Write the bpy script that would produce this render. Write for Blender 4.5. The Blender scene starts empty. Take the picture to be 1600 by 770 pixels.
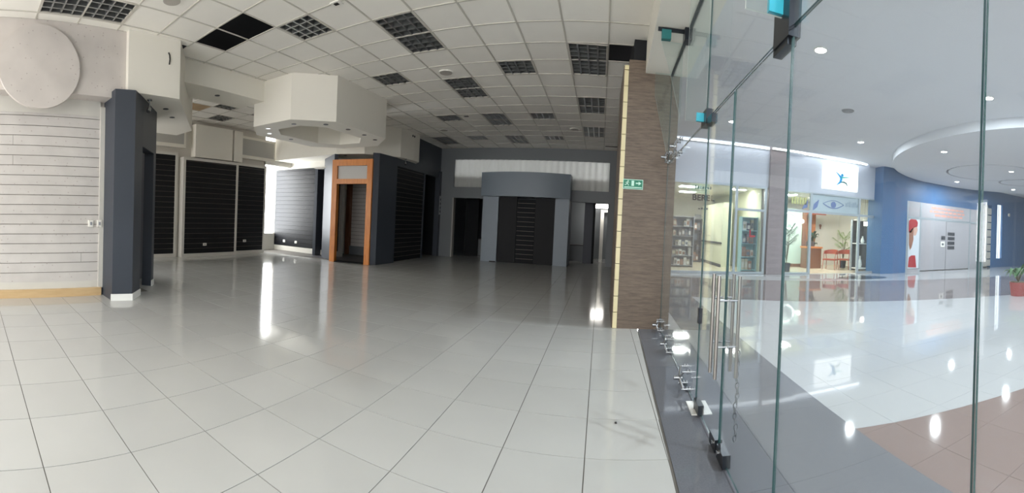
import bpy, bmesh, math, random
from mathutils import Vector, Matrix

random.seed(7)
SC = bpy.context.scene
COL = SC.collection
PI = math.pi

# ------------------------------------------------------------------ camera
# panorama photograph: cylindrical lens, 1600x770 frame, 626.3 px per radian, horizon row 353.9
FPX, CY = 626.307, 353.865
CAMZ = 1.38
cam = bpy.data.cameras.new('camera')
camo = bpy.data.objects.new('camera', cam)
COL.objects.link(camo)
cam.type = 'PANO'
cam.panorama_type = 'CENTRAL_CYLINDRICAL'
cam.central_cylindrical_radius = 1.0
cam.central_cylindrical_range_u_min = -800 / FPX
cam.central_cylindrical_range_u_max = 800 / FPX
cam.central_cylindrical_range_v_min = -(770 - CY) / FPX
cam.central_cylindrical_range_v_max = CY / FPX
cam.clip_start = 0.05
cam.clip_end = 200
_yaw, _pitch, _roll = 0.221, -0.0101, -0.0481


def _rot(a, ax):
    return Matrix.Rotation(a, 3, ax)


_R = _rot(_yaw, 'Z') @ _rot(_pitch, 'X') @ _rot(_roll, 'Y')   # camera frame (x right, y forward, z up) to world
_B = Matrix(((1, 0, 0), (0, 0, -1), (0, 1, 0)))               # blender camera axes to (right, forward, up)
camo.matrix_world = Matrix.Translation((0, 0, CAMZ)) @ (_R @ _B).to_4x4()
SC.camera = camo

# ------------------------------------------------------------------ world and exposure
W = bpy.data.worlds.new('world')
SC.world = W
W.use_nodes = True
W.node_tree.nodes['Background'].inputs[0].default_value = (1.0, 0.985, 0.965, 1)
W.node_tree.nodes['Background'].inputs[1].default_value = 4.0
SC.view_settings.view_transform = 'Standard'
SC.view_settings.look = 'None'
SC.view_settings.gamma = 1
SC.view_settings.use_curve_mapping = False
SC.view_settings.exposure = 0.5
SC.cycles.max_bounces = 10
SC.cycles.diffuse_bounces = 5
SC.cycles.glossy_bounces = 5
SC.cycles.transparent_max_bounces = 24
SC.cycles.transmission_bounces = 6
SC.cycles.caustics_reflective = False
SC.cycles.caustics_refractive = False
SC.cycles.sample_clamp_indirect = 6
SC.cycles.use_denoising = True


# ------------------------------------------------------------------ materials
def lin(c):
    c = c / 255
    return c / 12.92 if c <= 0.04045 else ((c + 0.055) / 1.055) ** 2.4


def rgb(r, g, b):
    return (lin(r), lin(g), lin(b), 1)


MATS = {}


def mat(name, col, rough=0.5, metal=0.0, noise=0.0, nscale=6.0, bump=0.0, bscale=60.0, spec=0.5, emit=None, estr=0.0, rnd=0.0, stretch=None):
    if name in MATS:
        return MATS[name]
    m = bpy.data.materials.new(name)
    m.use_nodes = True
    nt = m.node_tree
    b = nt.nodes['Principled BSDF']
    b.inputs['Base Color'].default_value = col
    b.inputs['Roughness'].default_value = rough
    b.inputs['Metallic'].default_value = metal
    b.inputs['Specular IOR Level'].default_value = spec
    if emit:
        b.inputs['Emission Color'].default_value = emit
        b.inputs['Emission Strength'].default_value = estr
    tc = nt.nodes.new('ShaderNodeTexCoord')
    vec = tc.outputs['Object']
    if stretch:
        mp = nt.nodes.new('ShaderNodeMapping')
        mp.inputs['Scale'].default_value = stretch
        nt.links.new(vec, mp.inputs[0])
        vec = mp.outputs[0]
    out = None
    if noise > 0:
        n = nt.nodes.new('ShaderNodeTexNoise')
        n.inputs['Scale'].default_value = nscale
        n.inputs['Detail'].default_value = 6
        nt.links.new(vec, n.inputs['Vector'])
        mx = nt.nodes.new('ShaderNodeMix')
        mx.data_type = 'RGBA'
        mx.inputs[6].default_value = tuple(c * (1 - noise) for c in col[:3]) + (1,)
        mx.inputs[7].default_value = tuple(min(1, c * (1 + noise)) for c in col[:3]) + (1,)
        nt.links.new(n.outputs['Fac'], mx.inputs[0])
        out = mx.outputs[2]
    if rnd > 0:
        oi = nt.nodes.new('ShaderNodeObjectInfo')
        mr = nt.nodes.new('ShaderNodeMapRange')
        mr.inputs['To Min'].default_value = 1 - rnd
        mr.inputs['To Max'].default_value = 1 + rnd * 0.4
        nt.links.new(oi.outputs['Random'], mr.inputs['Value'])
        hs = nt.nodes.new('ShaderNodeHueSaturation')
        hs.inputs['Color'].default_value = col
        nt.links.new(mr.outputs[0], hs.inputs['Value'])
        if out:
            nt.links.new(out, hs.inputs['Color'])
        out = hs.outputs[0]
    if out:
        nt.links.new(out, b.inputs['Base Color'])
    if bump > 0:
        n2 = nt.nodes.new('ShaderNodeTexNoise')
        n2.inputs['Scale'].default_value = bscale
        n2.inputs['Detail'].default_value = 3
        nt.links.new(vec, n2.inputs['Vector'])
        bp = nt.nodes.new('ShaderNodeBump')
        bp.inputs['Strength'].default_value = bump
        bp.inputs['Distance'].default_value = 0.01
        nt.links.new(n2.outputs['Fac'], bp.inputs['Height'])
        nt.links.new(bp.outputs[0], b.inputs['Normal'])
    MATS[name] = m
    return m


def mat_glass(name, tint, film=0.03, gloss=1.0, filmcol=(0.8, 0.85, 0.86, 1)):
    m = bpy.data.materials.new(name)
    m.use_nodes = True
    nt = m.node_tree
    nt.nodes.remove(nt.nodes['Principled BSDF'])
    o = nt.nodes['Material Output']
    t = nt.nodes.new('ShaderNodeBsdfTransparent')
    t.inputs[0].default_value = tint
    g = nt.nodes.new('ShaderNodeBsdfGlossy')
    g.inputs['Roughness'].default_value = 0.0
    g.inputs[0].default_value = (gloss, gloss, gloss, 1)
    lw = nt.nodes.new('ShaderNodeLayerWeight')
    pw = nt.nodes.new('ShaderNodeMath')
    pw.operation = 'POWER'
    pw.inputs[1].default_value = 5.0
    nt.links.new(lw.outputs['Facing'], pw.inputs[0])
    f = nt.nodes.new('ShaderNodeMath')
    f.operation = 'MULTIPLY_ADD'
    f.inputs[1].default_value = 0.55
    f.inputs[2].default_value = 0.025
    nt.links.new(pw.outputs[0], f.inputs[0])
    d = nt.nodes.new('ShaderNodeBsdfDiffuse')
    d.inputs[0].default_value = filmcol
    m1 = nt.nodes.new('ShaderNodeMixShader')
    m1.inputs[0].default_value = film
    nt.links.new(t.outputs[0], m1.inputs[1])
    nt.links.new(d.outputs[0], m1.inputs[2])
    m2 = nt.nodes.new('ShaderNodeMixShader')
    nt.links.new(f.outputs[0], m2.inputs[0])
    nt.links.new(m1.outputs[0], m2.inputs[1])
    nt.links.new(g.outputs[0], m2.inputs[2])
    nt.links.new(m2.outputs[0], o.inputs['Surface'])
    MATS[name] = m
    return m


def mat_speckle(name, base, dots, scale):
    m = mat(name, base, 0.7)
    nt = m.node_tree
    b = nt.nodes['Principled BSDF']
    tc = nt.nodes.new('ShaderNodeTexCoord')
    v = nt.nodes.new('ShaderNodeTexVoronoi')
    v.inputs['Scale'].default_value = scale
    nt.links.new(tc.outputs['Object'], v.inputs['Vector'])
    r = nt.nodes.new('ShaderNodeValToRGB')
    r.color_ramp.elements[0].position = 0.06
    r.color_ramp.elements[0].color = dots
    r.color_ramp.elements[1].position = 0.15
    r.color_ramp.elements[1].color = base
    nt.links.new(v.outputs['Distance'], r.inputs[0])
    n = nt.nodes.new('ShaderNodeTexNoise')
    n.inputs['Scale'].default_value = 3.0
    nt.links.new(tc.outputs['Object'], n.inputs['Vector'])
    mx = nt.nodes.new('ShaderNodeMix')
    mx.data_type = 'RGBA'
    mx.blend_type = 'MULTIPLY'
    mx.inputs[0].default_value = 0.25
    nt.links.new(r.outputs[0], mx.inputs[6])
    nt.links.new(n.outputs['Fac'], mx.inputs[7])
    nt.links.new(mx.outputs[2], b.inputs['Base Color'])
    return m


def mat_grain(name, c1, c2, rough=0.5, scale=(1, 1, 14), wscale=3.0):
    m = mat(name, c1, rough)
    nt = m.node_tree
    b = nt.nodes['Principled BSDF']
    tc = nt.nodes.new('ShaderNodeTexCoord')
    mp = nt.nodes.new('ShaderNodeMapping')
    mp.inputs['Scale'].default_value = scale
    nt.links.new(tc.outputs['Object'], mp.inputs[0])
    n = nt.nodes.new('ShaderNodeTexNoise')
    n.inputs['Scale'].default_value = wscale
    n.inputs['Detail'].default_value = 8
    n.inputs['Roughness'].default_value = 0.65
    nt.links.new(mp.outputs[0], n.inputs['Vector'])
    r = nt.nodes.new('ShaderNodeValToRGB')
    r.color_ramp.elements[0].position = 0.33
    r.color_ramp.elements[0].color = c1
    r.color_ramp.elements[1].position = 0.68
    r.color_ramp.elements[1].color = c2
    nt.links.new(n.outputs['Fac'], r.inputs[0])
    nt.links.new(r.outputs[0], b.inputs['Base Color'])
    return m


M = {}
M['tile'] = mat('floor_tile', rgb(190, 190, 187), 0.09, noise=0.04, nscale=2.5, rnd=0.035, spec=0.5)
M['grout'] = mat('grout', rgb(96, 92, 86), 0.8)
M['granite'] = mat('granite', rgb(104, 106, 112), 0.05, noise=0.22, nscale=90, spec=0.5)
M['brown_granite'] = mat('brown_granite', rgb(128, 110, 104), 0.06, noise=0.2, nscale=80)
M['band_granite'] = mat('band_granite', rgb(120, 112, 112), 0.05, noise=0.18, nscale=80)
M['mall_tile'] = mat('mall_tile', rgb(176, 178, 179), 0.035, noise=0.02, nscale=2, rnd=0.02)
M['mall_grout'] = mat('mall_grout', rgb(160, 160, 158), 0.7)
M['panel'] = mat('ceiling_panel', rgb(242, 239, 231), 0.9, noise=0.03, nscale=3, bump=0.15, bscale=220, rnd=0.03)
M['panel_stain'] = mat('stained_panel', rgb(176, 152, 120), 0.9, noise=0.35, nscale=2.2)
M['tbar'] = mat('ceiling_grid', rgb(198, 194, 184), 0.5)
M['void'] = mat('plenum_dark', rgb(24, 26, 30), 0.9)
M['soffit'] = mat('soffit_cream', rgb(230, 226, 215), 0.75, noise=0.03, nscale=1.5)
M['wallwhite'] = mat('wall_white', rgb(206, 201, 192), 0.7, noise=0.03, nscale=2)
M['trimwhite'] = mat('trim_white', rgb(212, 209, 201), 0.45, noise=0.03)
M['skirting'] = mat('skirting_white', rgb(240, 240, 236), 0.4, noise=0.02)
M['wallpaper'] = mat_speckle('speckled_wallpaper', rgb(215, 208, 202), rgb(180, 168, 162), 13.0)
M['slatwhite'] = mat_speckle('speckled_slat', rgb(216, 211, 206), rgb(186, 174, 168), 13.0)
M['slatgap'] = mat('slat_groove', rgb(120, 110, 102), 0.8)
M['charcoal'] = mat('charcoal_paint', rgb(58, 63, 72), 0.45, noise=0.06, nscale=2)
M['navy'] = M['charcoal']
M['navyboard'] = mat('navy_board', rgb(34, 40, 54), 0.5, noise=0.06, nscale=2)
M['black'] = mat('black_board', rgb(24, 25, 28), 0.6, noise=0.08, nscale=5, spec=0.25)
M['bluesheen'] = mat('dark_slate_board', rgb(28, 29, 33), 0.42, noise=0.08, nscale=5, spec=0.35)
M['strip'] = mat('aluminium_strip', rgb(136, 126, 116), 0.45)
M['stripdark'] = M['strip']
M['orange'] = mat_grain('orange_wood', rgb(184, 104, 34), rgb(214, 138, 58), 0.35, (12, 12, 1), 3.0)
M['basewood'] = mat_grain('pale_wood_base', rgb(200, 168, 124), rgb(212, 184, 140), 0.5, (1, 1, 8), 2.0)
M['frosted'] = mat('frosted_panel', rgb(176, 174, 168), 0.35)
M['grey'] = mat('grey_paint', rgb(118, 122, 126), 0.55, noise=0.04, nscale=2)
M['portal'] = mat('blue_grey_paint', rgb(128, 138, 148), 0.45, noise=0.03, nscale=2)
M['pleat'] = mat('pleated_white_sheet', rgb(226, 226, 222), 0.6, noise=0.05, nscale=3)
M['brownstone'] = mat_grain('brown_strata_cladding', rgb(88, 76, 66), rgb(122, 107, 93), 0.55, (2.2, 2.2, 22), 2.6)
M['creamtile'] = mat('cream_edge_tile', rgb(226, 214, 172), 0.4, noise=0.05, rnd=0.06)
M['sign_green'] = mat('exit_green', rgb(30, 128, 98), 0.4)
M['sign_white'] = mat('exit_mint', rgb(200, 240, 224), 0.4)
M['steel'] = mat('brushed_steel', rgb(186, 188, 190), 0.22, metal=1.0)
M['handle'] = mat('satin_handle', rgb(150, 146, 142), 0.35, metal=0.9)
M['darksteel'] = mat('dark_patch_fitting', rgb(52, 56, 62), 0.3, metal=0.7)
M['cyan'] = mat('cyan_film', rgb(60, 176, 200), 0.3)
M['teal'] = mat('teal_film', rgb(40, 110, 110), 0.3)
M['mirror'] = mat('louvre_aluminium', rgb(176, 178, 178), 0.32, metal=0.8)
M['pan'] = mat('fixture_pan', rgb(140, 142, 142), 0.4, metal=0.5)
M['tube'] = mat('fluorescent_tube', rgb(238, 240, 238), 0.3)
M['speaker'] = mat('speaker_grille', rgb(176, 170, 162), 0.6, noise=0.1, nscale=120)
M['plastic'] = mat('white_plastic', rgb(236, 234, 226), 0.35)
M['darkhole'] = mat('dark_hole', rgb(30, 28, 26), 0.7)
M['mceil'] = mat('mall_ceiling_paint', rgb(214, 218, 224), 0.8, noise=0.01)
M['mwall'] = mat('mall_fascia_white', rgb(196, 204, 216), 0.6, noise=0.02)
M['mpillar'] = mat_grain('mall_pillar_stone', rgb(126, 116, 120), rgb(144, 134, 136), 0.4, (1, 1, 6), 2.0)
M['blue'] = mat('blue_paint', rgb(56, 100, 146), 0.5, noise=0.03)
M['bluedark'] = M['blue']
M['alu'] = mat('aluminium_frame', rgb(176, 186, 192), 0.35, metal=0.4)
M['lamp'] = mat('lamp_white', (1, 1, 1, 1), 0.5, emit=(0.93, 0.97, 1, 1), estr=22)
M['led'] = mat('led_strip', (1, 1, 1, 1), 0.5, emit=(0.86, 0.93, 1, 1), estr=2.4)
M['lightbox'] = mat('lightbox_white', (1, 1, 1, 1), 0.5, emit=(0.97, 0.99, 1, 1), estr=1.0)
M['shopglow'] = mat('shop_panel_light', (1, 1, 1, 1), 0.5, emit=(1, 0.98, 0.92, 1), estr=45)
M['daylight'] = mat('daylight_window', (1, 1, 1, 1), 0.5, emit=(0.95, 0.98, 1, 1), estr=12)
M['logo_blue'] = mat('logo_blue', rgb(30, 150, 210), 0.4, emit=rgb(30, 150, 210), estr=0.3)
M['logo_teal'] = mat('logo_teal', rgb(60, 190, 180), 0.4, emit=rgb(60, 190, 180), estr=0.2)
M['logo_green'] = mat('logo_green', rgb(40, 110, 110), 0.4, emit=rgb(40, 110, 110), estr=0.1)
M['logo_pale'] = mat('logo_pale', rgb(196, 210, 204), 0.4, emit=rgb(196, 210, 204), estr=0.35)
M['text_grey'] = mat('letter_grey', rgb(70, 80, 92), 0.5)
M['text_dark'] = mat('letter_dark', rgb(34, 42, 52), 0.6, spec=0.2)
M['salmon'] = mat('salmon_print', rgb(216, 160, 146), 0.5)
M['shutter'] = mat('grey_white_panel', rgb(166, 165, 170), 0.5, noise=0.02)
M['poster'] = mat('poster_paper', rgb(206, 214, 220), 0.5)
M['red'] = mat('red_print', rgb(170, 40, 50), 0.5)
M['skin'] = mat('peach_print', rgb(206, 168, 150), 0.5)
M['hair'] = mat('brown_print', rgb(150, 104, 84), 0.5)
M['notice'] = mat('dark_notice', rgb(52, 54, 62), 0.5)
M['leaf'] = mat('leaf_green', rgb(60, 104, 62), 0.5, noise=0.2)
M['leaf2'] = mat('leaf_light_green', rgb(128, 158, 86), 0.5, noise=0.2)
M['leafdark'] = mat('leaf_dark_green', rgb(34, 66, 46), 0.5, noise=0.2)
M['potred'] = mat('red_pot', rgb(150, 66, 66), 0.45)
M['potdark'] = mat('dark_pot', rgb(40, 46, 60), 0.4)
M['trunk'] = mat('plant_stem', rgb(92, 84, 60), 0.7)
M['desk'] = mat_grain('desk_wood', rgb(116, 78, 56), rgb(146, 100, 72), 0.4, (10, 10, 1), 2.0)
M['terracotta'] = mat('terracotta_chair', rgb(168, 84, 66), 0.4)
M['cream'] = mat('cream_wall', rgb(232, 232, 206), 0.7)
M['mint'] = mat('pale_mint_wall', rgb(206, 226, 216), 0.7)
M['shopwhite'] = mat('shop_white_wall', rgb(236, 234, 226), 0.7)
M['shopfloor'] = mat('shop_floor', rgb(224, 212, 186), 0.2)
M['tealshelf'] = mat('teal_shelf', rgb(150, 190, 196), 0.4)
M['greyshelf'] = mat('grey_shelf', rgb(150, 152, 158), 0.5)
M['darkframe'] = mat('dark_frame', rgb(80, 78, 80), 0.5)
M['chainm'] = mat('chain_steel', rgb(120, 124, 130), 0.3, metal=0.9)
for i, c in enumerate([(196, 190, 184), (120, 110, 108), (226, 222, 216), (150, 110, 92), (98, 104, 118), (178, 170, 150)]):
    M['prod%d' % i] = mat('product_%d' % i, rgb(*c), 0.5)
glass_main = mat_glass('clear_glass', (0.965, 0.985, 0.985, 1), 0.035)
glass_fin = mat_glass('fin_glass', (0.93, 0.965, 0.955, 1), 0.02)
glass_shop = mat_glass('shop_glass', (0.95, 0.98, 0.98, 1), 0.02)
M['glass'], M['fin'], M['shopglass'] = glass_main, glass_fin, glass_shop
M['glassedge'] = mat('glass_edge_green', rgb(46, 78, 78), 0.15, spec=0.7)
M['glassedgel'] = mat('glass_edge_light', rgb(228, 240, 236), 0.15, spec=0.7)

# ------------------------------------------------------------------ helpers
ORG = {}


def origin(p):
    return ORG.get(p.name, Vector((0, 0, 0))) if p else Vector((0, 0, 0))


def tag(o, label=None, cat=None, group=None, kind=None):
    if label:
        o['label'] = label
    if cat:
        o['category'] = cat
    if group:
        o['group'] = group
    if kind:
        o['kind'] = kind
    return o


def link(name, me, parent=None, loc=None):
    o = bpy.data.objects.new(name, me)
    COL.objects.link(o)
    if loc is not None:
        loc = Vector(loc)
        o.location = loc - origin(parent)
        ORG[o.name] = loc
    else:
        ORG[o.name] = origin(parent)
    if parent:
        o.parent = parent
    return o


def thing(name, loc, label, cat, group=None, kind=None):
    o = link(name, None, None, loc)
    o.empty_display_size = 0.1
    return tag(o, label, cat, group, kind)


class MB:
    """collects world-space polygons, builds one mesh object"""

    def __init__(s, xf=None):
        s.v, s.f, s.mi = [], [], []
        s.xf = xf
        s.m = 0

    def add(s, verts, faces):
        k = len(s.v)
        for p in verts:
            s.v.append(tuple(s.xf(p)) if s.xf else tuple(p))
        for f in faces:
            s.f.append([i + k for i in f])
            s.mi.append(s.m)
        return s

    def box(s, x0, x1, y0, y1, z0, z1):
        return s.add([(x0, y0, z0), (x1, y0, z0), (x1, y1, z0), (x0, y1, z0), (x0, y0, z1), (x1, y0, z1), (x1, y1, z1), (x0, y1, z1)],
                     [(0, 3, 2, 1), (4, 5, 6, 7), (0, 1, 5, 4), (1, 2, 6, 5), (2, 3, 7, 6), (3, 0, 4, 7)])

    def obox(s, o, u, n, ur, nr, zr):
        """box in a vertical-plane frame: origin o (x,y), unit u along, unit n outwards"""
        P = lambda a, b, z: (o[0] + u[0] * a + n[0] * b, o[1] + u[1] * a + n[1] * b, z)
        vs = [P(a, b, z) for z in zr for b in nr for a in ur]
        return s.add(vs, [(0, 2, 3, 1), (4, 5, 7, 6), (0, 1, 5, 4), (1, 3, 7, 5), (3, 2, 6, 7), (2, 0, 4, 6)])

    def prism(s, pts, z0, z1, bottom=True, top=True):
        n = len(pts)
        vs = [(x, y, z0) for x, y in pts] + [(x, y, z1) for x, y in pts]
        fs = [(i, (i + 1) % n, n + (i + 1) % n, n + i) for i in range(n)]
        if bottom:
            fs.append(tuple(range(n - 1, -1, -1)))
        if top:
            fs.append(tuple(range(n, 2 * n)))
        return s.add(vs, fs)

    def extr(s, pts, d):
        """extrude a planar 3D polygon by vector d"""
        n = len(pts)
        vs = [tuple(p) for p in pts] + [(p[0] + d[0], p[1] + d[1], p[2] + d[2]) for p in pts]
        fs = [tuple(range(n - 1, -1, -1)), tuple(range(n, 2 * n))] + [(i, (i + 1) % n, n + (i + 1) % n, n + i) for i in range(n)]
        return s.add(vs, fs)

    def cyl(s, p0, p1, r0, r1=None, seg=14, caps=True):
        r1 = r0 if r1 is None else r1
        p0, p1 = Vector(p0), Vector(p1)
        d = (p1 - p0).normalized()
        a = d.orthogonal().normalized()
        b = d.cross(a)
        vs = []
        for p, r in ((p0, r0), (p1, r1)):
            for i in range(seg):
                t = 2 * PI * i / seg
                vs.append(p + a * (r * math.cos(t)) + b * (r * math.sin(t)))
        fs = [(i, (i + 1) % seg, seg + (i + 1) % seg, seg + i) for i in range(seg)]
        if caps:
            fs += [tuple(range(seg - 1, -1, -1)), tuple(range(seg, 2 * seg))]
        return s.add(vs, fs)

    def tube(s, path, r, seg=8):
        for a, b in zip(path[:-1], path[1:]):
            s.cyl(a, b, r, r, seg)
        return s

    def ring(s, c, R, r, z0=None, seg=48, axis='z'):
        """flat torus with square section round c"""
        c = Vector(c)
        vs = []
        for i in range(seg):
            t = 2 * PI * i / seg
            for rr, hh in ((R - r, -r), (R + r, -r), (R + r, r), (R - r, r)):
                if axis == 'z':
                    vs.append(c + Vector((rr * math.cos(t), rr * math.sin(t), hh)))
                else:
                    vs.append(c + Vector((rr * math.cos(t), hh, rr * math.sin(t))))
        fs = []
        for i in range(seg):
            j = (i + 1) % seg
            for k in range(4):
                fs.append((i * 4 + k, j * 4 + k, j * 4 + (k + 1) % 4, i * 4 + (k + 1) % 4))
        return s.add(vs, fs)

    def build(s, name, mats, parent=None, loc=None, smooth=False, bevel=0.0):
        me = bpy.data.meshes.new(name)
        og = Vector(loc) if loc is not None else origin(parent)
        me.from_pydata([(x - og[0], y - og[1], z - og[2]) for x, y, z in s.v], [], s.f)
        if not isinstance(mats, (list, tuple)):
            mats = [mats]
        for m in mats:
            me.materials.append(m)
        me.polygons.foreach_set('material_index', s.mi)
        bm = bmesh.new()
        bm.from_mesh(me)
        bmesh.ops.recalc_face_normals(bm, faces=bm.faces)
        if bevel:
            bmesh.ops.bevel(bm, geom=list(bm.edges), offset=bevel, segments=2, affect='EDGES', profile=0.6)
        bm.to_mesh(me)
        bm.free()
        if smooth:
            me.polygons.foreach_set('use_smooth', [True] * len(me.polygons))
            try:
                me.set_sharp_from_angle(angle=math.radians(40))
            except Exception:
                pass
        me.update()
        return link(name, me, parent, loc)


def box(name, m, x0, x1, y0, y1, z0, z1, parent=None, bevel=0.0):
    return MB().box(x0, x1, y0, y1, z0, z1).build(name, m, parent, bevel=bevel)


def struct(o, label, cat):
    return tag(o, label, cat, kind='structure')


def clip_half(poly, a, b, c):
    """keep a*x+b*y>=c"""
    out = []
    for i in range(len(poly)):
        p, q = poly[i], poly[(i + 1) % len(poly)]
        dp, dq = a * p[0] + b * p[1] - c, a * q[0] + b * q[1] - c
        if dp >= 0:
            out.append(p)
        if (dp >= 0) != (dq >= 0):
            t = dp / (dp - dq)
            out.append((p[0] + t * (q[0] - p[0]), p[1] + t * (q[1] - p[1])))
    return out


def area2(poly):
    return 0.5 * abs(sum(poly[i][0] * poly[(i + 1) % len(poly)][1] - poly[(i + 1) % len(poly)][0] * poly[i][1] for i in range(len(poly))))


def copy_tree(o, loc, rotz=0.0):
    c = o.copy()
    COL.objects.link(c)
    c.location = loc
    c.rotation_euler = (0, 0, rotz)
    for ch in o.children:
        d = ch.copy()
        COL.objects.link(d)
        d.parent = c
        for g in ch.children:
            e = g.copy()
            COL.objects.link(e)
            e.parent = d
    return c


def text(name, body, size, loc, m, parent=None, rot=(PI / 2, 0, 0), extrude=0.004, bold=0.0, align='CENTER'):
    cu = bpy.data.curves.new(name, 'FONT')
    cu.body = body
    cu.size = size
    cu.align_x = align
    cu.align_y = 'CENTER'
    cu.extrude = extrude
    cu.offset = bold
    tmp = bpy.data.objects.new('tmp', cu)
    COL.objects.link(tmp)
    dg = bpy.context.evaluated_depsgraph_get()
    me = bpy.data.meshes.new_from_object(tmp.evaluated_get(dg))
    bpy.data.objects.remove(tmp)
    me.materials.clear()
    me.materials.append(m)
    o = link(name, me, parent, loc)
    o.rotation_euler = rot
    return o


# glass line of the shop front: x = G(y), a little out of square with the hall
GX, GS = 0.776, 0.0311
_phi = math.atan(GS)


def G(y):
    return GX + GS * (y - 2.0)


def gxf(p):
    """local (offset towards the mall, distance along y, z) -> world"""
    b, a, z = p
    c, s_ = math.cos(_phi), math.sin(_phi)
    a -= 2.0
    return (GX + c * b + s_ * a, 2.0 - s_ * b + c * a, z)


HZ = 4.03        # store ceiling
XW = -5.72       # face of the upper left wall
YB = 13.9        # face of the back wall

# ================================================================== FLOOR
floor = struct(MB().box(-12, 0.56, -4, 18, -0.12, -0.004).build('floor', M['grout']), 'pale glossy tiled floor of the empty shop', 'floor')
TX0, TY0, TP = -4.028, -0.116, 0.5


def floor_edge(y):
    return 0.478 + 0.0311 * (y - 2.5)


cells = []
for i in range(-16, 10):
    for j in range(-8, 37):
        x0, y0 = TX0 + i * TP, TY0 + j * TP
        poly = [(x0, y0), (x0 + TP, y0), (x0 + TP, y0 + TP), (x0, y0 + TP)]
        poly = clip_half(poly, -1, 0.0311, -(0.478 - 0.0311 * 2.5))
        cx, cy = x0 + TP / 2, y0 + TP / 2
        if not poly or area2(poly) < 0.004:
            continue
        if cx < -6.2 and not (3.0 < cy < 10.6):
            continue
        if cx < -10.6 or (cx < -6.1 and cy > 9.6):
            continue
        cells.append((math.hypot(cx, cy), cx, cy, poly))
cells.sort(key=lambda c: c[0])


def inset(poly, g):
    cx = sum(p[0] for p in poly) / len(poly)
    cy = sum(p[1] for p in poly) / len(poly)
    xs = [p[0] for p in poly]
    ys = [p[1] for p in poly]
    kx = 1 - 2 * g / max(1e-6, max(xs) - min(xs))
    ky = 1 - 2 * g / max(1e-6, max(ys) - min(ys))
    return [(cx + (p[0] - cx) * kx, cy + (p[1] - cy) * ky) for p in poly]


tile_me = None


def in_view(cx, cy):
    # keep individual pieces for what the lens can see
    az = math.atan2(cx, cy) + 0.221
    return -1.35 < az < 1.32 and math.hypot(cx, cy) > 1.7


rest = MB()
nt_ = 0
for d, cx, cy, poly in cells:
    full = len(poly) == 4 and abs(area2(poly) - TP * TP) < 1e-4
    if in_view(cx, cy) and nt_ < 300:
        nt_ += 1
        if full:
            if tile_me is None:
                o = MB().prism(inset([(-.25, -.25), (.25, -.25), (.25, .25), (-.25, .25)], 0.0028), -0.012, 0).build('floor_tile', M['tile'], floor)
                tile_me = o.data
                o.location = (cx, cy, 0)
            else:
                o = link('floor_tile', tile_me, floor)
                o.location = (cx, cy, 0)
        else:
            o = MB().prism(inset(poly, 0.0028), -0.012, 0).build('floor_tile', M['tile'], floor, loc=(cx, cy, 0))
    else:
        rest.prism(inset(poly, 0.003), -0.012, 0)
tag(rest.build('floor_tile_field', M['tile'], floor), kind='stuff')

# granite strip under the glass, mall floor
GE = (0.478 - 0.0311 * 2.5)
mfloor = struct(MB().prism([(0.25, -5), (27, -5), (27, 18), (0.9, 18), (0.9, 5.5), (0.58, 5.5)], -0.13, -0.006).build('floor_mall', M['mall_grout']), 'polished mall walkway of white tile and granite bands', 'floor')
gran = MB(gxf)
ys_ = [-4, -2.6, -1.2, 0.2, 1.0, 2.0, 3.0, 4.0, 5.0, 5.5]
BR = 1.79 - 0.776
for k in range(len(ys_) - 1):
    MB(gxf).box(-0.297, 0.30, ys_[k] + 0.001, ys_[k + 1] - 0.001, -0.012, 0.0).build('granite_slab', M['granite'], mfloor)
    MB(gxf).box(0.302, BR, ys_[k] + 0.001, ys_[k + 1] - 0.001, -0.012, 0.0).build('granite_slab', M['granite'], mfloor)
for k in range(8):
    MB(gxf).box(0.302, BR, 5.502 + k, 6.499 + k, -0.012, 0.0).build('granite_slab', M['granite'], mfloor)
# white field, clipped by the near edge, the left edge and the far granite band
near = ((1.86, 2.33), (3.42, 1.89))
nd = Vector((near[1][0] - near[0][0], near[1][1] - near[0][1])).normalized()
nn = (-nd.y, nd.x)                      # towards +y
nc = nn[0] * near[0][0] + nn[1] * near[0][1]
LE = (1.0, -0.0311, 1.79 - 0.0311 * 2.0)
F0, F1 = (3.1, 7.85), (9.0, 5.75)       # near edge of the dark band, wall to column
bn = Vector((-(F1[1] - F0[1]), F1[0] - F0[0])).normalized()
bc = bn.x * F0[0] + bn.y * F0[1]
H0, H1 = (4.0, 11.4), (15.3, 8.78)      # far edge
hn = Vector((-(H1[1] - H0[1]), H1[0] - H0[0])).normalized()
hc = hn.x * H0[0] + hn.y * H0[1]
mcells = []
for i in range(0, 52):
    for j in range(-10, 32):
        x0, y0 = 1.6 + i * 0.5, 0.25 + j * 0.5
        sq = [(x0, y0), (x0 + .5, y0), (x0 + .5, y0 + .5), (x0, y0 + .5)]
        sq = clip_half(sq, *LE)
        if len(sq) < 3:
            continue
        if y0 > 12.6:
            continue
        bro = clip_half(sq, -nn[0], -nn[1], -nc)
        if len(bro) > 2 and area2(bro) > .002:
            mcells.append(('brown', bro))
        sq = clip_half(sq, nn[0], nn[1], nc)
        if len(sq) < 3:
            continue
        w1 = clip_half(sq, -bn.x, -bn.y, -bc)
        if len(w1) > 2 and area2(w1) > .002:
            mcells.append(('white', w1))
        rst = clip_half(sq, bn.x, bn.y, bc)
        if len(rst) > 2:
            b1 = clip_half(rst, -hn.x, -hn.y, -hc)
            if len(b1) > 2 and area2(b1) > .002:
                mcells.append(('band', b1))
            w2 = clip_half(rst, hn.x, hn.y, hc)
            if len(w2) > 2 and area2(w2) > .002:
                mcells.append(('white', w2))
kinds = {'white': ('mall_tile', 'mall_tile', 200), 'brown': ('granite_tile', 'brown_granite', 45), 'band': ('band_tile', 'band_granite', 55)}
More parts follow.
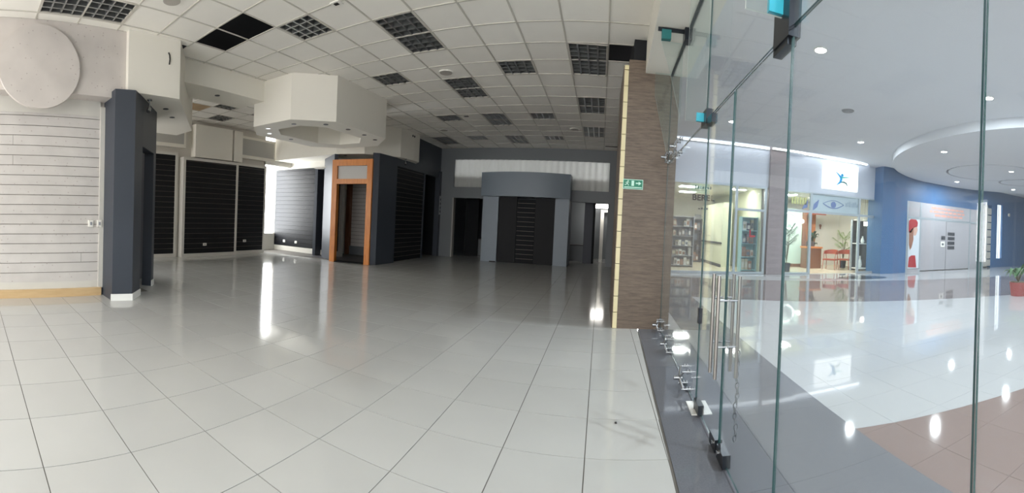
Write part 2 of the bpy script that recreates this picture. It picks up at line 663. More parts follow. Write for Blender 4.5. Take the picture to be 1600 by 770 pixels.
for kind, (nm, mt, lim) in kinds.items():
    L = sorted([c[1] for c in mcells if c[0] == kind], key=lambda p: math.hypot(sum(q[0] for q in p) / len(p), sum(q[1] for q in p) / len(p)))
    rs = MB()
    c_ = 0
    for p in L:
        cx, cy = sum(q[0] for q in p) / len(p), sum(q[1] for q in p) / len(p)
        az = math.atan2(cx, cy) + 0.221
        ip = inset(p, 0.0012)
        if az < 1.3 and c_ < lim:
            c_ += 1
            MB().prism(ip, -0.012, 0).build(nm, M[mt], mfloor, loc=(cx, cy, 0))
        else:
            rs.prism(ip, -0.012, 0)
    if rs.f:
        tag(rs.build(nm + '_field', M[mt], mfloor), kind='stuff')
# dark oval inlay in front of the lit shop
ov = [(8.8 + 1.0 * math.cos(2 * PI * k / 40), 11.35 + 0.55 * math.sin(2 * PI * k / 40)) for k in range(40)]
MB().prism(ov, -0.005, 0.003).build('oval_inlay', mat('oval_stone', rgb(70, 72, 76), .05, noise=.1, nscale=40), mfloor)

# ================================================================== CEILING
ceil = struct(MB().prism([(-12, -4), (0.66, -4), (0.66, 18), (-12, 18)], 4.42, 4.5).build('ceiling', M['void']), 'suspended ceiling of square off-white panels with open dark gaps', 'ceiling')
CP = 0.611
CX0, CY0 = -0.0155, 5.18
LIGHTS = [(-1, 1, 2), (-3, 2, 1), (-5, -1, 2), (-7, -2, 1), (-5, 3, 2), (-7, 2, 1), (-1, 5, 2), (-1, 9, 2), (-5, 7, 2), (-3, 7, 1), (-7, 7, 1),
          (-5, 11, 2), (-3, 11, 1), (-7, 11, 1), (-9, 11, 2), (-9, -7, 2), (-14, 1, 1), (-14, 3, 1), (-16, 2, 1)]
skip = {(-9, -3), (-8, -3), (0, 1)}
for k, j, n in LIGHTS:
    for q in range(n):
        skip.add((k, j + q))
pcells = []
for k in range(-18, 1):
    for j in range(-16, 15):
        if (k, j) in skip:
            continue
        x0, y0 = CX0 + k * CP, CY0 + j * CP
        x1, y1 = min(x0 + CP, 0.53), min(y0 + CP, YB)
        if y1 <= y0 + .03 or y0 < -4:
            continue
        if x1 <= XW or x0 < XW:
            if not (3.2 < y0 < 10.3):
                x0 = max(x0, XW if y0 < 5 else -5.95)
            x0 = max(x0, -10.25)
        if x1 - x0 < .04:
            continue
        pcells.append((math.hypot((x0 + x1) / 2, (y0 + y1) / 2), k, j, x0, x1, y0, y1))
pcells.sort()
full_me = None
cnt = 0
prest = MB()
for d, k, j, x0, x1, y0, y1 in pcells:
    cx, cy = (x0 + x1) / 2, (y0 + y1) / 2
    vis = in_view(cx, cy) and cy > 0.2 and not (cx > -3.5 and cy < 3.0)
    if not vis or cnt >= 300:
        prest.box(x0 + .008, x1 - .008, y0 + .008, y1 - .008, HZ, HZ + .015)
        continue
    cnt += 1
    m_ = M['panel_stain'] if (k, j) in ((-15, 0), (-12, 0)) else M['panel']
    if x1 - x0 > CP - .001 and y1 - y0 > CP - .001 and m_ is M['panel']:
        if full_me is None:
            o = MB().box(-CP / 2 + .008, CP / 2 - .008, -CP / 2 + .008, CP / 2 - .008, 0, .015).build('ceiling_panel', m_, ceil)
            full_me = o.data
        else:
            o = link('ceiling_panel', full_me, ceil)
        o.location = (cx, cy, HZ + random.uniform(0, .004))
    else:
        MB().box(x0 + .008, x1 - .008, y0 + .008, y1 - .008, HZ, HZ + .015).build('ceiling_panel', m_, ceil, loc=(cx, cy, HZ))
tag(prest.build('ceiling_panel_field', M['panel'], ceil), kind='stuff')
for k in range(-18, 1):
    x = CX0 + k * CP
    if x > XW:
        box('grid_bar', M['tbar'], x - .011, x + .011, -4, YB, HZ - .007, HZ + .004, ceil)
    elif x > -10.25:
        box('grid_bar', M['tbar'], x - .011, x + .011, 3.3, 10.35, HZ - .007, HZ + .004, ceil)
for j in range(-14, 15):
    y = CY0 + j * CP
    box('grid_bar', M['tbar'], (-10.25 if 3.4 < y < 10.3 else XW), 0.53, y - .011, y + .011, HZ - .0065, HZ + .004, ceil)


# louvred fluorescent fixtures
def make_fixture(n):
    w, l = CP - .02, CP * n - .02
    f = thing('ceiling_light', (0, 0, HZ), 'fixture', 'ceiling light')
    x0, x1, y0, y1 = -w / 2, w / 2, -l / 2, l / 2
    mb = MB()
    for a in ((x0, x0 + .018, y0, y1), (x1 - .018, x1, y0, y1), (x0, x1, y0, y0 + .018), (x0, x1, y1 - .018, y1)):
        mb.box(a[0], a[1], a[2], a[3], HZ - .006, HZ + .012)
    mb.build('frame', M['tbar'], f)
    mb = MB()
    mb.add([(x0, y0, HZ), (x1, y0, HZ), (x1, y1, HZ), (x0, y1, HZ), (x0, y0, HZ + .13), (x1, y0, HZ + .13), (x1, y1, HZ + .13), (x0, y1, HZ + .13)],
           [(4, 5, 6, 7), (0, 1, 5, 4), (1, 2, 6, 5), (2, 3, 7, 6), (3, 0, 4, 7)])
    mb.build('housing', M['pan'], f)
    nb = 4
    for q in range(1, nb):
        x = x0 + w * q / nb
        MB().add([(x - .012, y0, HZ - .002), (x + .012, y0, HZ - .002), (x, y0, HZ + .085), (x - .012, y1, HZ - .002), (x + .012, y1, HZ - .002), (x, y1, HZ + .085)],
                 [(0, 1, 2), (3, 5, 4), (0, 3, 4, 1), (1, 4, 5, 2), (2, 5, 3, 0)]).build('louvre_blade', M['mirror'], f)
    nc_ = 4 * n if n == 1 else 8
    for q in range(1, nc_):
        y = y0 + l * q / nc_
        MB().add([(x0, y - .010, HZ - .001), (x0, y + .010, HZ - .001), (x0, y, HZ + .08), (x1, y - .010, HZ - .001), (x1, y + .010, HZ - .001), (x1, y, HZ + .08)],
                 [(0, 1, 2), (3, 5, 4), (0, 3, 4, 1), (1, 4, 5, 2), (2, 5, 3, 0)]).build('cross_blade', M['mirror'], f)
    for q in range(nb - 1 if n > 1 else nb):
        x = x0 + w * (q + .5) / nb if n == 1 else x0 + w * (q + 1) / nb - .0
        MB().cyl((x, y0 + .03, HZ + .105), (x, y1 - .03, HZ + .105), .013, seg=8).build('tube', M['tube'], f)
    return f


fx = {1: make_fixture(1), 2: make_fixture(2)}
used = {1: False, 2: False}
LLAB = {(-9, -7): 'long louvred ceiling light above the round wall disc', (-1, 1): 'long louvred ceiling light beside the open gap over the brown pillar, grille askew',
        (-5, -1): 'largest long louvred ceiling light in mid ceiling before the angular hanging soffit', (-7, -2): 'square louvred ceiling light beside the double dark opening',
        (-7, 2): 'square louvred ceiling light over the corner of the angular hanging soffit', (-3, 2): 'square louvred ceiling light between the two long ones before the pillar',
        (-5, 3): 'long louvred ceiling light next to a round ceiling speaker', (-1, 5): 'long louvred ceiling light beside the pillar, second towards the back wall',
        (-1, 9): 'long louvred ceiling light beside the pillar, nearest to the grey back wall', (-5, 7): 'long louvred ceiling light between two square ones in the rear half',
        (-3, 7): 'square louvred ceiling light in the rear half, pillar side of its row', (-7, 7): 'square louvred ceiling light in the rear half, soffit side of its row',
        (-5, 11): 'long louvred ceiling light before the back wall, between two square ones', (-3, 11): 'square louvred ceiling light before the back wall, pillar side',
        (-7, 11): 'square louvred ceiling light before the back wall, dark wall side', (-9, 11): 'long louvred ceiling light in the corner by the dark wall',
        (-14, 1): 'square louvred ceiling light in the alcove behind the beam', (-14, 3): 'square louvred ceiling light in the alcove half behind the angular hanging soffit',
        (-16, 2): 'square louvred ceiling light in the alcove close to its slatted wall'}
for k, j, n in LIGHTS:
    cx, cy = CX0 + (k + .5) * CP, CY0 + (j + n / 2) * CP
    if used[n]:
        o = copy_tree(fx[n], (cx, cy, HZ))
    else:
        o = fx[n]
        o.location = (cx, cy, HZ)
        used[n] = True
    tag(o, LLAB[(k, j)], 'ceiling light', 'louvred ceiling lights')
    if (k, j) == (-1, 1):
        o.rotation_euler = (0.0, 0.035, 0.0)
        o.location.z -= .012


def round_speaker(x, y, label, r=.13):
    t = thing('ceiling_speaker', (x, y, HZ), label, 'speaker', 'round ceiling speakers')
    MB().cyl((x, y, HZ - .012), (x, y, HZ + .004), r, r, 28).build('rim', M['plastic'], t)
    MB().cyl((x, y, HZ - .016), (x, y, HZ - .012), r * .86, r * .86, 28).build('grille', M['speaker'], t)


round_speaker(-2.855, 6.70, 'round grey speaker set in the ceiling by a long light in mid room')
round_speaker(-4.594, 2.44, 'round grey speaker in the ceiling between the wall disc and dark opening')
round_speaker(-0.846, 11.0, 'round grey speaker in the ceiling by the pillar side lights')
round_speaker(-4.668, 11.0, 'round grey speaker in the ceiling near the dark side wall')
t = thing('ceiling_socket', (-3.21, 3.97, HZ), 'small white socket plate with dark slot on the ceiling', 'socket')
box('plate', M['plastic'], -3.28, -3.14, 3.92, 4.02, HZ - .012, HZ, t)
box('slot', M['darkhole'], -3.24, -3.18, 3.945, 3.995, HZ - .018, HZ - .011, t)
tag(box('ceiling_slot', M['darkhole'], -3.56, -3.44, 9.62, 9.70, HZ - .006, HZ + .001), 'short dark slot cut in a rear ceiling panel', 'slot')
tag(box('ceiling_vent', M['darkhole'], 0.02, 0.44, 13.1, 13.2, HZ - .008, HZ - .001), 'narrow black slot in ceiling at the back wall corner', 'vent')


# ================================================================== SLAT WALL BUILDER
def slatwall(parent, o, u, n, L, z0, z1, pitch, m, mg, th=.018, gap=.012, joints=(), strip=None):
    """horizontal boards with recessed grooves. o=(x,y) start, u along, n outwards"""
    MB().obox(o, u, n, (0, L), (-.03, 0), (z0, z1)).build('backing', mg, parent)
    k = 0
    z = z0
    while z < z1 - .02:
        zt = min(z + pitch - gap, z1)
        cuts = [0] + [c for kk, c in joints if kk == k] + [L]
        for a, b in zip(cuts[:-1], cuts[1:]):
            MB().obox(o, u, n, (a + (.003 if a else 0), b - (.003 if b < L else 0)), (0, th), (z, zt)).build('slat', m, parent)
        if strip and zt < z1 - .02:
            MB().obox(o, u, n, (0.005, L - .005), (.001, th * .75), (zt + .001, zt + gap * .55)).build('groove_strip', strip, parent)
        z += pitch
        k += 1


# ================================================================== LEFT WALL
wl = struct(box('wall_left', M['wallwhite'], -6.25, -6.05, -4, 2.35, 0, 4.1), 'white shop wall with slatted boards beneath speckled wallpaper', 'wall')
slatwall(wl, (-6.04, 1.985), (0, -1), (1, 0), 5.985, 0.235, 2.80, 0.1485, M['slatwhite'], M['slatgap'], th=.02, gap=.009, joints=((14, 1.36), (12, 1.36), (13, 3.4), (2, .28), (1, 2.2), (9, 3.1), (16, 3.0)))
box('edge_board', M['trimwhite'], -6.05, -6.0, 1.985, 2.06, 0.12, 2.95, wl)
box('header_board', M['trimwhite'], -6.05, -6.01, -4, 1.985, 2.80, 3.03, wl)
box('lower_rail', M['trimwhite'], -6.05, -6.015, -4, 1.985, 0.125, 0.235, wl)
up = struct(box('wall_upper_left', M['wallpaper'], -6.25, XW, -4, 2.33, 3.03, 4.06), 'speckled wallpaper band above the white slatted wall', 'wall')
tag(MB().cyl((XW, .96, 3.36), (XW + .06, .96, 3.36), .585, .585, 64).build('wall_disc', M['wallpaper'], smooth=True, loc=(XW, .96, 3.36)), 'large round speckled disc mounted on the wallpapered wall', 'wall disc')
struct(box('baseboard_left', M['basewood'], -6.05, -5.97, -4, 2.03, 0, 0.125), 'pale orange wooden baseboard under the slatted wall', 'baseboard')
for yy, lab in ((1.85, 'white power socket on a slat beside the dark column, nearer the disc'), (1.99, 'white power socket on the edge board touching the dark column')):
    t = thing('wall_socket', (-6.02, yy, 1.13), lab, 'socket')
    box('plate', M['plastic'], -6.02, -5.985, yy - .04, yy + .04, 1.08, 1.19, t, bevel=.006)
    box('socket_slot', M['greyshelf'], -5.986, -5.980, yy - .015, yy + .015, 1.11, 1.16, t)

# soffit A, dark column, beam
PA = [(-6.25, 2.30), (-5.62, 2.28), (-5.58, 3.14), (-7.62, 4.62), (-8.3, 4.62), (-8.3, 2.30)]
sa = struct(MB().prism(PA, 3.12, HZ - .002).build('soffit', M['soffit']), 'cream angular soffit box above the dark corner column', 'soffit')


def downlight(x, y, z, parent, r=.05):
    t = MB().cyl((x, y, z - .006), (x, y, z + .002), r, r, 16).build('downlight', M['darksteel'], parent)
    return t


downlight(-6.25, 3.25, 3.12, sa)
downlight(-6.75, 3.65, 3.12, sa)
# dark marker scrawl on soffit face
sx = [(-5.597, 2.93, 3.80), (-5.594, 2.95, 3.76), (-5.592, 2.955, 3.70), (-5.592, 2.945, 3.62)]
MB().tube([(x + .012, y, z) for x, y, z in sx], .011, 6).build('cable_stub', M['darkhole'], sa)
# bracket lamp below the soffit
t = thing('bracket_lamp', (-5.85, 2.75, 3.12), 'tiny metal spotlight hanging under the soffit box by the dark column', 'spotlight')
MB().cyl((-5.85, 2.75, 3.12), (-5.85, 2.75, 3.10), .04, .04, 14).build('mount', M['steel'], t)
MB().cyl((-5.85, 2.75, 3.10), (-5.85, 2.75, 2.98), .012, .012, 10).build('stem', M['steel'], t)
MB().cyl((-5.85, 2.75, 2.98), (-5.83, 2.72, 2.92), .03, .035, 12).build('head', M['steel'], t)

dA = Vector((-0.77, 0.62)).normalized()
ca = struct(MB().prism([(-6.25, 2.06), (-5.56, 2.06), (-5.50, 2.36), (-5.80, 2.62), (-5.93, 2.50), (-5.75, 2.34), (-5.80, 2.22), (-6.25, 2.22)], 0, 3.12).build('wall_column', M['charcoal']), 'charcoal corner column with white base beside the slatted wall', 'column')
MB().prism([(-5.80 + dA.x * .001, 2.62 + dA.y * .001), (-5.80 + dA.x * .80, 2.62 + dA.y * .80), (-5.93 + dA.x * .80, 2.50 + dA.y * .80), (-5.93, 2.50)], 2.36, 3.12).build('door_header', M['charcoal'], ca)
e0 = (-5.80 + dA.x * .80, 2.62 + dA.y * .80)
e1 = (-5.80 + dA.x * .98, 2.62 + dA.y * .98)
MB().prism([e0, e1, (e1[0] - .13, e1[1] - .12), (e0[0] - .13, e0[1] - .12)], 0, 3.12).build('door_jamb', M['charcoal'], ca)
# dark inner room behind the doorway
MB().prism([(-6.9, 2.3), (-6.35, 2.3), (-7.25, 3.35), (-7.45, 3.2)], 0, 3.12).build('inner_wall', M['navy'], ca)
MB().prism([(-5.57, 2.045), (-5.545, 2.045), (-5.485, 2.365), (-5.80, 2.64), (-5.81, 2.62), (-5.51, 2.36)], 0, .10).build('skirting', M['skirting'], ca)
MB().prism([e0, (e0[0] + .012, e0[1] + .014), (e1[0] + .012, e1[1] + .014), e1], 0, .10).build('skirting', M['skirting'], ca)

sb = struct(box('soffit_beam', M['soffit'], -6.98, -6.18, 3.57, 5.44, 3.62, HZ - .002), 'cream ceiling beam joining the two soffit boxes', 'beam')
downlight(-6.5, 4.5, 3.62, sb)

# soffit C: hexagonal hanging ring with a recess
PC = [(-6.48, 5.43), (-5.40, 5.43), (-4.79, 6.05), (-4.75, 7.82), (-5.42, 8.57), (-6.48, 8.57), (-7.1, 7.95), (-7.1, 6.05)]
ccx, ccy = -5.93, 7.0
PI_ = [(ccx + (x - ccx) * .58, ccy + (y - ccy) * .68) for x, y in PC]
mb = MB()
n8 = 8
zb, zt = 3.15, HZ - .002
vs = [(x, y, zb) for x, y in PC] + [(x, y, zt) for x, y in PC] + [(x, y, zb) for x, y in PI_] + [(x, y, 3.62) for x, y in PI_]
fs = []
for i in range(n8):
    j = (i + 1) % n8
    fs += [(i, j, n8 + j, n8 + i), (i, 16 + i, 16 + j, j), (16 + i, 24 + i, 24 + j, 16 + j)]
fs += [tuple(range(24, 32)), tuple(range(15, 7, -1))]
mb.add(vs, fs)
scx = struct(mb.build('soffit_ring', M['soffit']), 'large cream angular hanging soffit hanging from the ceiling with a recessed underside', 'soffit')
for x, y in [(-5.62, 5.75), (-5.1, 6.12), (-4.98, 6.7), (-4.98, 7.3), (-5.05, 7.85), (-6.35, 5.72), (-6.72, 6.1), (-6.82, 6.9)]:
    downlight(x, y, zb, scx)

# soffit D over the dark core
PD = [(-10.2, 9.55), (-7.3, 9.30), (-6.5, 9.58), (-5.80, 10.45), (-5.70, 11.15), (-5.70, 11.5), (-5.97, 11.8), (-10.2, 11.8)]
sd = struct(MB().prism(PD, 3.16, HZ - .002).build('soffit_rear', M['soffit']), 'cream stepped soffit above the orange doorway', 'soffit')
downlight(-7.2, 9.6, 3.16, sd)
MB().cyl((-5.698, 11.0, 3.9), (-5.69, 11.0, 3.9), .035, .035, 12).build('downlight', M['darksteel'], sd)
MB().cyl((-5.699, 11.12, 3.9), (-5.69, 11.12, 3.9), .035, .035, 12).build('downlight', M['darksteel'], sd)
t = thing('bracket_lamp', (-5.78, 10.75, 3.16), 'tiny metal spotlight under the rear soffit before the black slats', 'spotlight')
MB().cyl((-5.78, 10.75, 3.16), (-5.78, 10.75, 3.14), .04, .04, 14).build('mount', M['steel'], t)
MB().cyl((-5.78, 10.75, 3.14), (-5.78, 10.75, 3.05), .012, .012, 10).build('stem', M['steel'], t)
MB().cyl((-5.78, 10.75, 3.05), (-5.76, 10.72, 2.98), .03, .035, 12).build('head', M['steel'], t)

# ================================================================== ALCOVE (back left)
XA = -10.25
wa = struct(box('wall_alcove', M['wallwhite'], XA - .15, XA, 3.2, 9.15, 0, 4.06), 'white alcove wall behind the framed black slat panels', 'wall')
# upper boxes
fasc = [('fascia_box', 4.4, 5.92, 3.16, 3.82, .18), ('fascia_box', 6.2, 7.55, 2.93, 3.88, .26), ('fascia_box', 7.62, 7.95, 2.93, 3.88, .26), ('fascia_box', 7.95, 9.5, 3.10, 3.80, .12)]
for nm, y0, y1, z0, z1, d in fasc:
    f = box(nm, M['soffit'], XA, XA + d, y0, y1, z0, z1, wa)
    if nm and (y1 - y0) > 1.4:
        box('inset_board', M['frosted'], XA + d - .002, XA + d + .006, y0 + .07, y1 - .07, z0 + .1, z1 - .08, f)


def framed_panel(y0, y1, ztop, depth, label, z0=.07, fw=.08, sock=None):
    t = thing('slat_panel', (XA, (y0 + y1) / 2, 0), label, 'slat panel', 'framed black slat panels in the alcove')
    X = XA + depth
    MB().box(XA + .001, X + .03, y0, y0 + fw, 0, ztop).box(XA + .001, X + .03, y1 - fw, y1, 0, ztop).box(XA + .001, X + .03, y0 + fw, y1 - fw, ztop - fw, ztop).box(XA + .001, X + .03, y0 + fw, y1 - fw, 0, z0 + .03).build('frame', M['trimwhite'], t)
    slatwall(t, (X, y1 - fw), (0, -1), (1, 0), y1 - y0 - 2 * fw, z0 + .03, ztop - fw, .15, M['black'], M['void'], strip=M['stripdark'])
    return t


framed_panel(4.35, 5.72, 3.02, .06, 'black slat panel in white frame half hidden by the dark doorway column')
framed_panel(5.82, 7.82, 2.90, .22, 'wide black slat panel in thick white frame, middle of the alcove wall')
framed_panel(7.84, 9.15, 2.93, .06, 'black slat panel in white frame next to the bright corner window')
for y, z in ((6.62, .36), (8.28, .42)):
    t = thing('wall_socket', (XA + .26, y, z), 'white socket low on the %s slat panel' % ('wide middle' if y < 7.5 else 'window side'), 'socket')
    dx = .24 if y < 7.5 else .08
    box('plate', M['plastic'], XA + dx, XA + dx + .02, y - .06, y + .06, z - .04, z + .04, t)
    box('socket_slot', M['greyshelf'], XA + dx + .018, XA + dx + .024, y - .02, y + .02, z - .015, z + .015, t)

# corner window
w1 = struct(box('window_1', M['trimwhite'], -11.12, -11.08, 9.1, 10.5, 0, 3.3), 'bright narrow corner window of the alcove', 'window')
box('pane', M['daylight'], -11.08, -11.05, 9.2, 10.36, .62, 3.0, w1)
box('sill', M['trimwhite'], -11.08, -10.95, 9.15, 10.36, 0, .6, w1)
box('mullion', M['trimwhite'], -11.06, -10.25, 9.10, 9.16, 0, 3.16, w1)
box('head', M['trimwhite'], -11.08, -10.2, 9.16, 10.36, 3.0, 3.16, w1)
# slate board wall, facing the camera
ws = struct(box('wall_alcove_rear', M['wallwhite'], -11.2, -7.9, 10.45, 10.6, 0, 3.2), 'rear alcove wall carrying a dark slate slat panel', 'wall')
t = thing('slat_panel', (-9.5, 10.42, 0), 'dark bluish slat panel lit by the corner window', 'slat panel')
slatwall(t, (-11.0, 10.42), (1, 0), (0, -1), 3.0, .18, 2.95, .15, M['bluesheen'], M['void'], strip=None, gap=.007)
box('base_rail', M['trimwhite'], -11.0, -8.0, 10.38, 10.42, 0, .17, t)
box('top_rail', M['trimwhite'], -11.0, -8.0, 10.38, 10.45, 2.96, 3.16, t)
for i, x in enumerate((-10.45, -9.85, -8.75)):
    s_ = thing('wall_socket', (x, 10.39, .34), ['white socket on the slate panel nearest the bright window', 'white socket low in the middle of the slate panel', 'white socket on the slate panel near the dark wall of the orange doorway'][i], 'socket')
    box('plate', M['plastic'], x - .05, x + .05, 10.385, 10.402, .30, .39, s_)
    box('socket_slot', M['greyshelf'], x - .018, x + .018, 10.38, 10.387, .325, .365, s_)

# ================================================================== DARK CORE WITH ORANGE DOORWAY
core = struct(MB().prism([(-8.3, 9.98), (-7.34, 9.27), (-7.27, 9.36), (-8.2, 10.1)], 0, 3.16).build('wall_core', M['navy']), 'dark navy walls around the orange doorway', 'wall')
MB().prism([(-6.13, 9.48), (-5.99, 9.60), (-5.93, 10.54), (-6.08, 10.54), (-6.14, 9.66), (-6.2, 9.58)], 0, 3.16).build('wall_panel', M['charcoal'], core)
MB().box(-6.08, -5.95, 10.54, 13.9, 2.93, 3.16).build('wall_panel', M['navy'], core)
MB().box(-6.08, -5.95, 11.8, 13.9, 3.16, HZ - .001).build('wall_panel', M['navy'], core)
MB().box(-6.08, -5.95, 12.48, 12.58, 0, 2.93).build('wall_panel', M['navy'], core)
MB().box(-6.08, -5.90, 13.72, 13.9, 0, 3.16).build('wall_panel', M['navy'], core)
MB().box(-6.95, -6.9, 12.4, 13.9, 0, 3.16).build('recess_wall', M['navy'], core)
MB().box(-6.95, -6.08, 12.4, 12.48, 0, 3.16).build('recess_wall', M['navy'], core)
MB().box(-8.6, -6.0, 13.9, 14.08, 0, 4.1).build('rear_wall', M['void'], core)
MB().box(-8.6, -6.08, 11.8, 13.9, 3.16, 3.2).build('recess_ceiling', M['navy'], core)
MB().box(-10.4, -6.08, 11.8, 11.9, 0, 4.1).build('rear_wall', M['void'], core)
t = thing('slat_panel', (-5.97, 11.5, 0), 'tall black slat panel on the side wall right of the charcoal wall', 'slat panel')
slatwall(t, (-5.99, 10.54), (0, 1), (1, 0), 1.94, .03, 2.93, .142, M['black'], M['void'], strip=M['strip'], gap=.014)
t = thing('wall_switch_panel', (-5.9, 13.8, 1.9), 'slim grey control panel on the dark end wall near the back corner', 'switch panel')
box('plate', M['greyshelf'], -5.90, -5.88, 13.77, 13.86, 1.55, 2.25, t)
for k in range(4):
    box('switch', M['darksteel'], -5.882, -5.874, 13.785, 13.845, 1.62 + k * .15, 1.70 + k * .15, t)

# orange doorway
p0, p1 = Vector((-7.36, 9.24)), Vector((-6.11, 9.46))
du = (p1 - p0).normalized()
dn_ = Vector((du.y, -du.x))
Ld = (p1 - p0).length
d1 = thing('door_1', (p0.x, p0.y, 0), 'orange wooden doorway with a frosted transom panel', 'door')
d1['kind'] = 'structure'


def ob(a0, a1, b0, b1, z0, z1, name, m, par):
    return MB().obox(tuple(p0), tuple(du), tuple(dn_), (a0, a1), (b0, b1), (z0, z1)).build(name, m, par)


ob(0, .16, -.12, .04, 0, 2.98, 'jamb', M['orange'], d1)
ob(Ld - .16, Ld, -.12, .04, 0, 2.98, 'jamb', M['orange'], d1)
ob(.16, Ld - .16, -.12, .04, 2.80, 2.98, 'head', M['orange'], d1)
ob(.16, Ld - .16, -.12, .04, 2.28, 2.42, 'transom_rail', M['orange'], d1)
ob(.16, Ld - .16, -.06, -.03, 2.42, 2.80, 'transom_panel', M['frosted'], d1)
ob(.16, Ld - .16, -.3, .02, 0.001, .02, 'threshold', M['black'], d1)
# inside the doorway
ri = struct(MB().box(-8.8, -8.68, 10.1, 11.6, 0, 2.9).build('wall_fitting_room', M['navy']), 'dark walls of the small room behind the orange doorway', 'wall')
MB().box(-8.8, -6.1, 11.62, 11.75, 0, 2.9).build('rear_wall', M['cream'], ri)
MB().box(-8.68, -6.1, 9.9, 11.6, 2.86, 2.9).build('ceiling_board', M['wallwhite'], ri)
MB().box(-8.68, -6.1, 9.62, 11.6, .0005, .004).build('floor_board', M['darkframe'], ri)
MB().box(-8.46, -8.31, 11.45, 11.62, 0, 2.6).build('door_post', M['desk'], ri)
MB().box(-8.62, -8.52, 11.4, 11.62, 0, 2.3).build('door_post', M['trimwhite'], ri)
MB().box(-8.3, -6.3, 11.5, 11.62, .0, .30).build('plinth', M['grey'], ri)
t = thing('slat_panel', (-7, 11.6, 0), 'white slat panel glimpsed through the orange doorway', 'slat panel')
slatwall(t, (-8.3, 11.6), (1, 0), (0, -1), 1.9, .30, 2.6, .13, M['slatwhite'], M['slatgap'])

# ================================================================== BACK WALL WITH PORTAL
wb = struct(box('wall_back', M['grey'], -5.95, 0.62, YB, YB + .18, 3.62, 4.1), 'grey back wall with clerestory strip and two dark openings', 'wall')
struct(box('wall_back_post', M['grey'], -5.95, -5.42, YB, YB + .18, 0, 3.62), 'grey post of the back wall beside the dark openings', 'wall')
struct(box('wall_back_post', M['grey'], 0.22, 0.75, YB, YB + .18, 0, 3.62), 'grey post of the back wall beside the dark openings', 'wall')
struct(box('wall_back_lintel', M['grey'], -5.42, 0.22, YB, YB + .18, 2.20, 2.60), 'grey lintel of the back wall beside the dark openings', 'wall')
struct(box('wall_back_pier', M['grey'], -3.95, -1.05, YB, YB + .18, 0, 2.2), 'grey pier of the back wall beside the dark openings', 'wall')
struct(box('trim_1', M['frosted'], -5.419, -5.375, YB - .02, YB + .18, 0, 2.2), 'pale edge trim of the left dark opening', 'trim')
mb = MB()
N = 150
vs, fs = [], []
for i in range(N + 1):
    x = -5.42 + 5.64 * i / N
    d = .018 * math.sin(i * 1.05) + .008 * math.sin(i * .37)
    vs += [(x, YB + .10 + d, 2.58), (x, YB + .10 + d, 3.64), (x, YB + .13 + d, 2.58), (x, YB + .13 + d, 3.64)]
for i in range(N):
    a, b = 4 * i, 4 * i + 4
    fs += [(a, b, b + 1, a + 1), (a + 2, a + 3, b + 3, b + 2), (a + 1, b + 1, b + 3, a + 3), (a, a + 2, b + 2, b)]
mb.add(vs, fs)
tag(mb.build('pleated_panel', M['pleat'], smooth=True), 'white pleated clerestory sheet across the top of the grey back wall', 'pleated panel')

_nt = M['pleat'].node_tree
_tr = _nt.nodes.new('ShaderNodeBsdfTranslucent')
_tr.inputs[0].default_value = (.9, .92, .92, 1)
_mx = _nt.nodes.new('ShaderNodeMixShader')
_mx.inputs[0].default_value = .42
_nt.links.new(_nt.nodes['Principled BSDF'].outputs[0], _mx.inputs[1])
_nt.links.new(_tr.outputs[0], _mx.inputs[2])
_nt.links.new(_mx.outputs[0], _nt.nodes['Material Output'].inputs['Surface'])
po = thing('portal', (-2.58, 13.5, 0), 'blue-grey portal with curved canopy on two square columns', 'portal')
box('portal_column', M['portal'], -4.06, -3.50, 13.30, YB, 0, 2.25, po)
box('portal_column', M['portal'], -1.55, -1.08, 13.30, YB, 0, 2.25, po)
arc = [(-4.12 + 3.06 * i / 24, 13.22 - .32 * (1 - ((i - 12) / 12) ** 2)) for i in range(25)]
MB().prism(arc + [(-1.06, YB - .001), (-4.12, YB - .001)], 2.25, 3.06).build('canopy', M['portal'], po, smooth=True)
box('black_shim', M['darkhole'], -3.72, -3.52, 13.22, 13.30, 0, .03, po)
dd = thing('double_door', (-2.5, 13.36, 0), 'pair of charcoal doors under the curved canopy with a black slat strip between', 'door')
box('door_leaf', M['black'], -3.50, -2.86, 13.36, 13.41, .01, 2.25, dd)
box('door_leaf', M['black'], -2.22, -1.55, 13.36, 13.41, .01, 2.25, dd)
slatwall(dd, (-2.85, 13.40), (1, 0), (0, -1), .62, .01, 2.2, .158, M['void'], M['void'], strip=M['stripdark'], gap=.016)

# rooms behind the openings
rb = struct(box('wall_rear_room', M['grey'], -6.2, 1.2, 17.3, 17.45, 0, 3.0), 'dim grey end wall of the rooms behind the back wall', 'wall')
struct(box('wall_side', M['grey'], -6.2, -6.08, 14.08, 17.3, 0, 3.0), 'dim side wall of the room behind the left opening', 'wall')
struct(box('wall_side', M['grey'], 0.85, 1.2, 14.08, 17.3, 0, 3.0), 'dim side wall of the passage behind the right opening', 'wall')
struct(box('ceiling_rear', M['grey'], -6.2, 1.2, 14.08, 17.3, 2.9, 3.0), 'grey ceiling of the rear rooms', 'ceiling')
struct(box('wall_partition', M['grey'], -2.6, -2.4, 14.08, 17.3, 0, 2.9), 'grey partition between the rear rooms', 'wall')
tag(box('black_door', M['void'], -5.40, -4.86, 15.4, 15.46, 0, 2.35), 'black door panel inside the left dark opening', 'door')
t = thing('low_counter', (-4.3, 15.6, 0), 'low grey counter with dark top inside the opening left of the portal', 'counter')
box('body', M['grey'], -4.85, -3.2, 15.5, 16.2, 0, .62, t)
box('top', M['darkframe'], -4.88, -3.18, 15.47, 16.22, .62, .66, t)
t = thing('low_counter', (-1.0, 15.8, 0), 'low grey counter with dark top inside the opening right of the portal', 'counter')
box('body', M['grey'], -1.9, -.62, 15.6, 16.3, 0, .60, t)
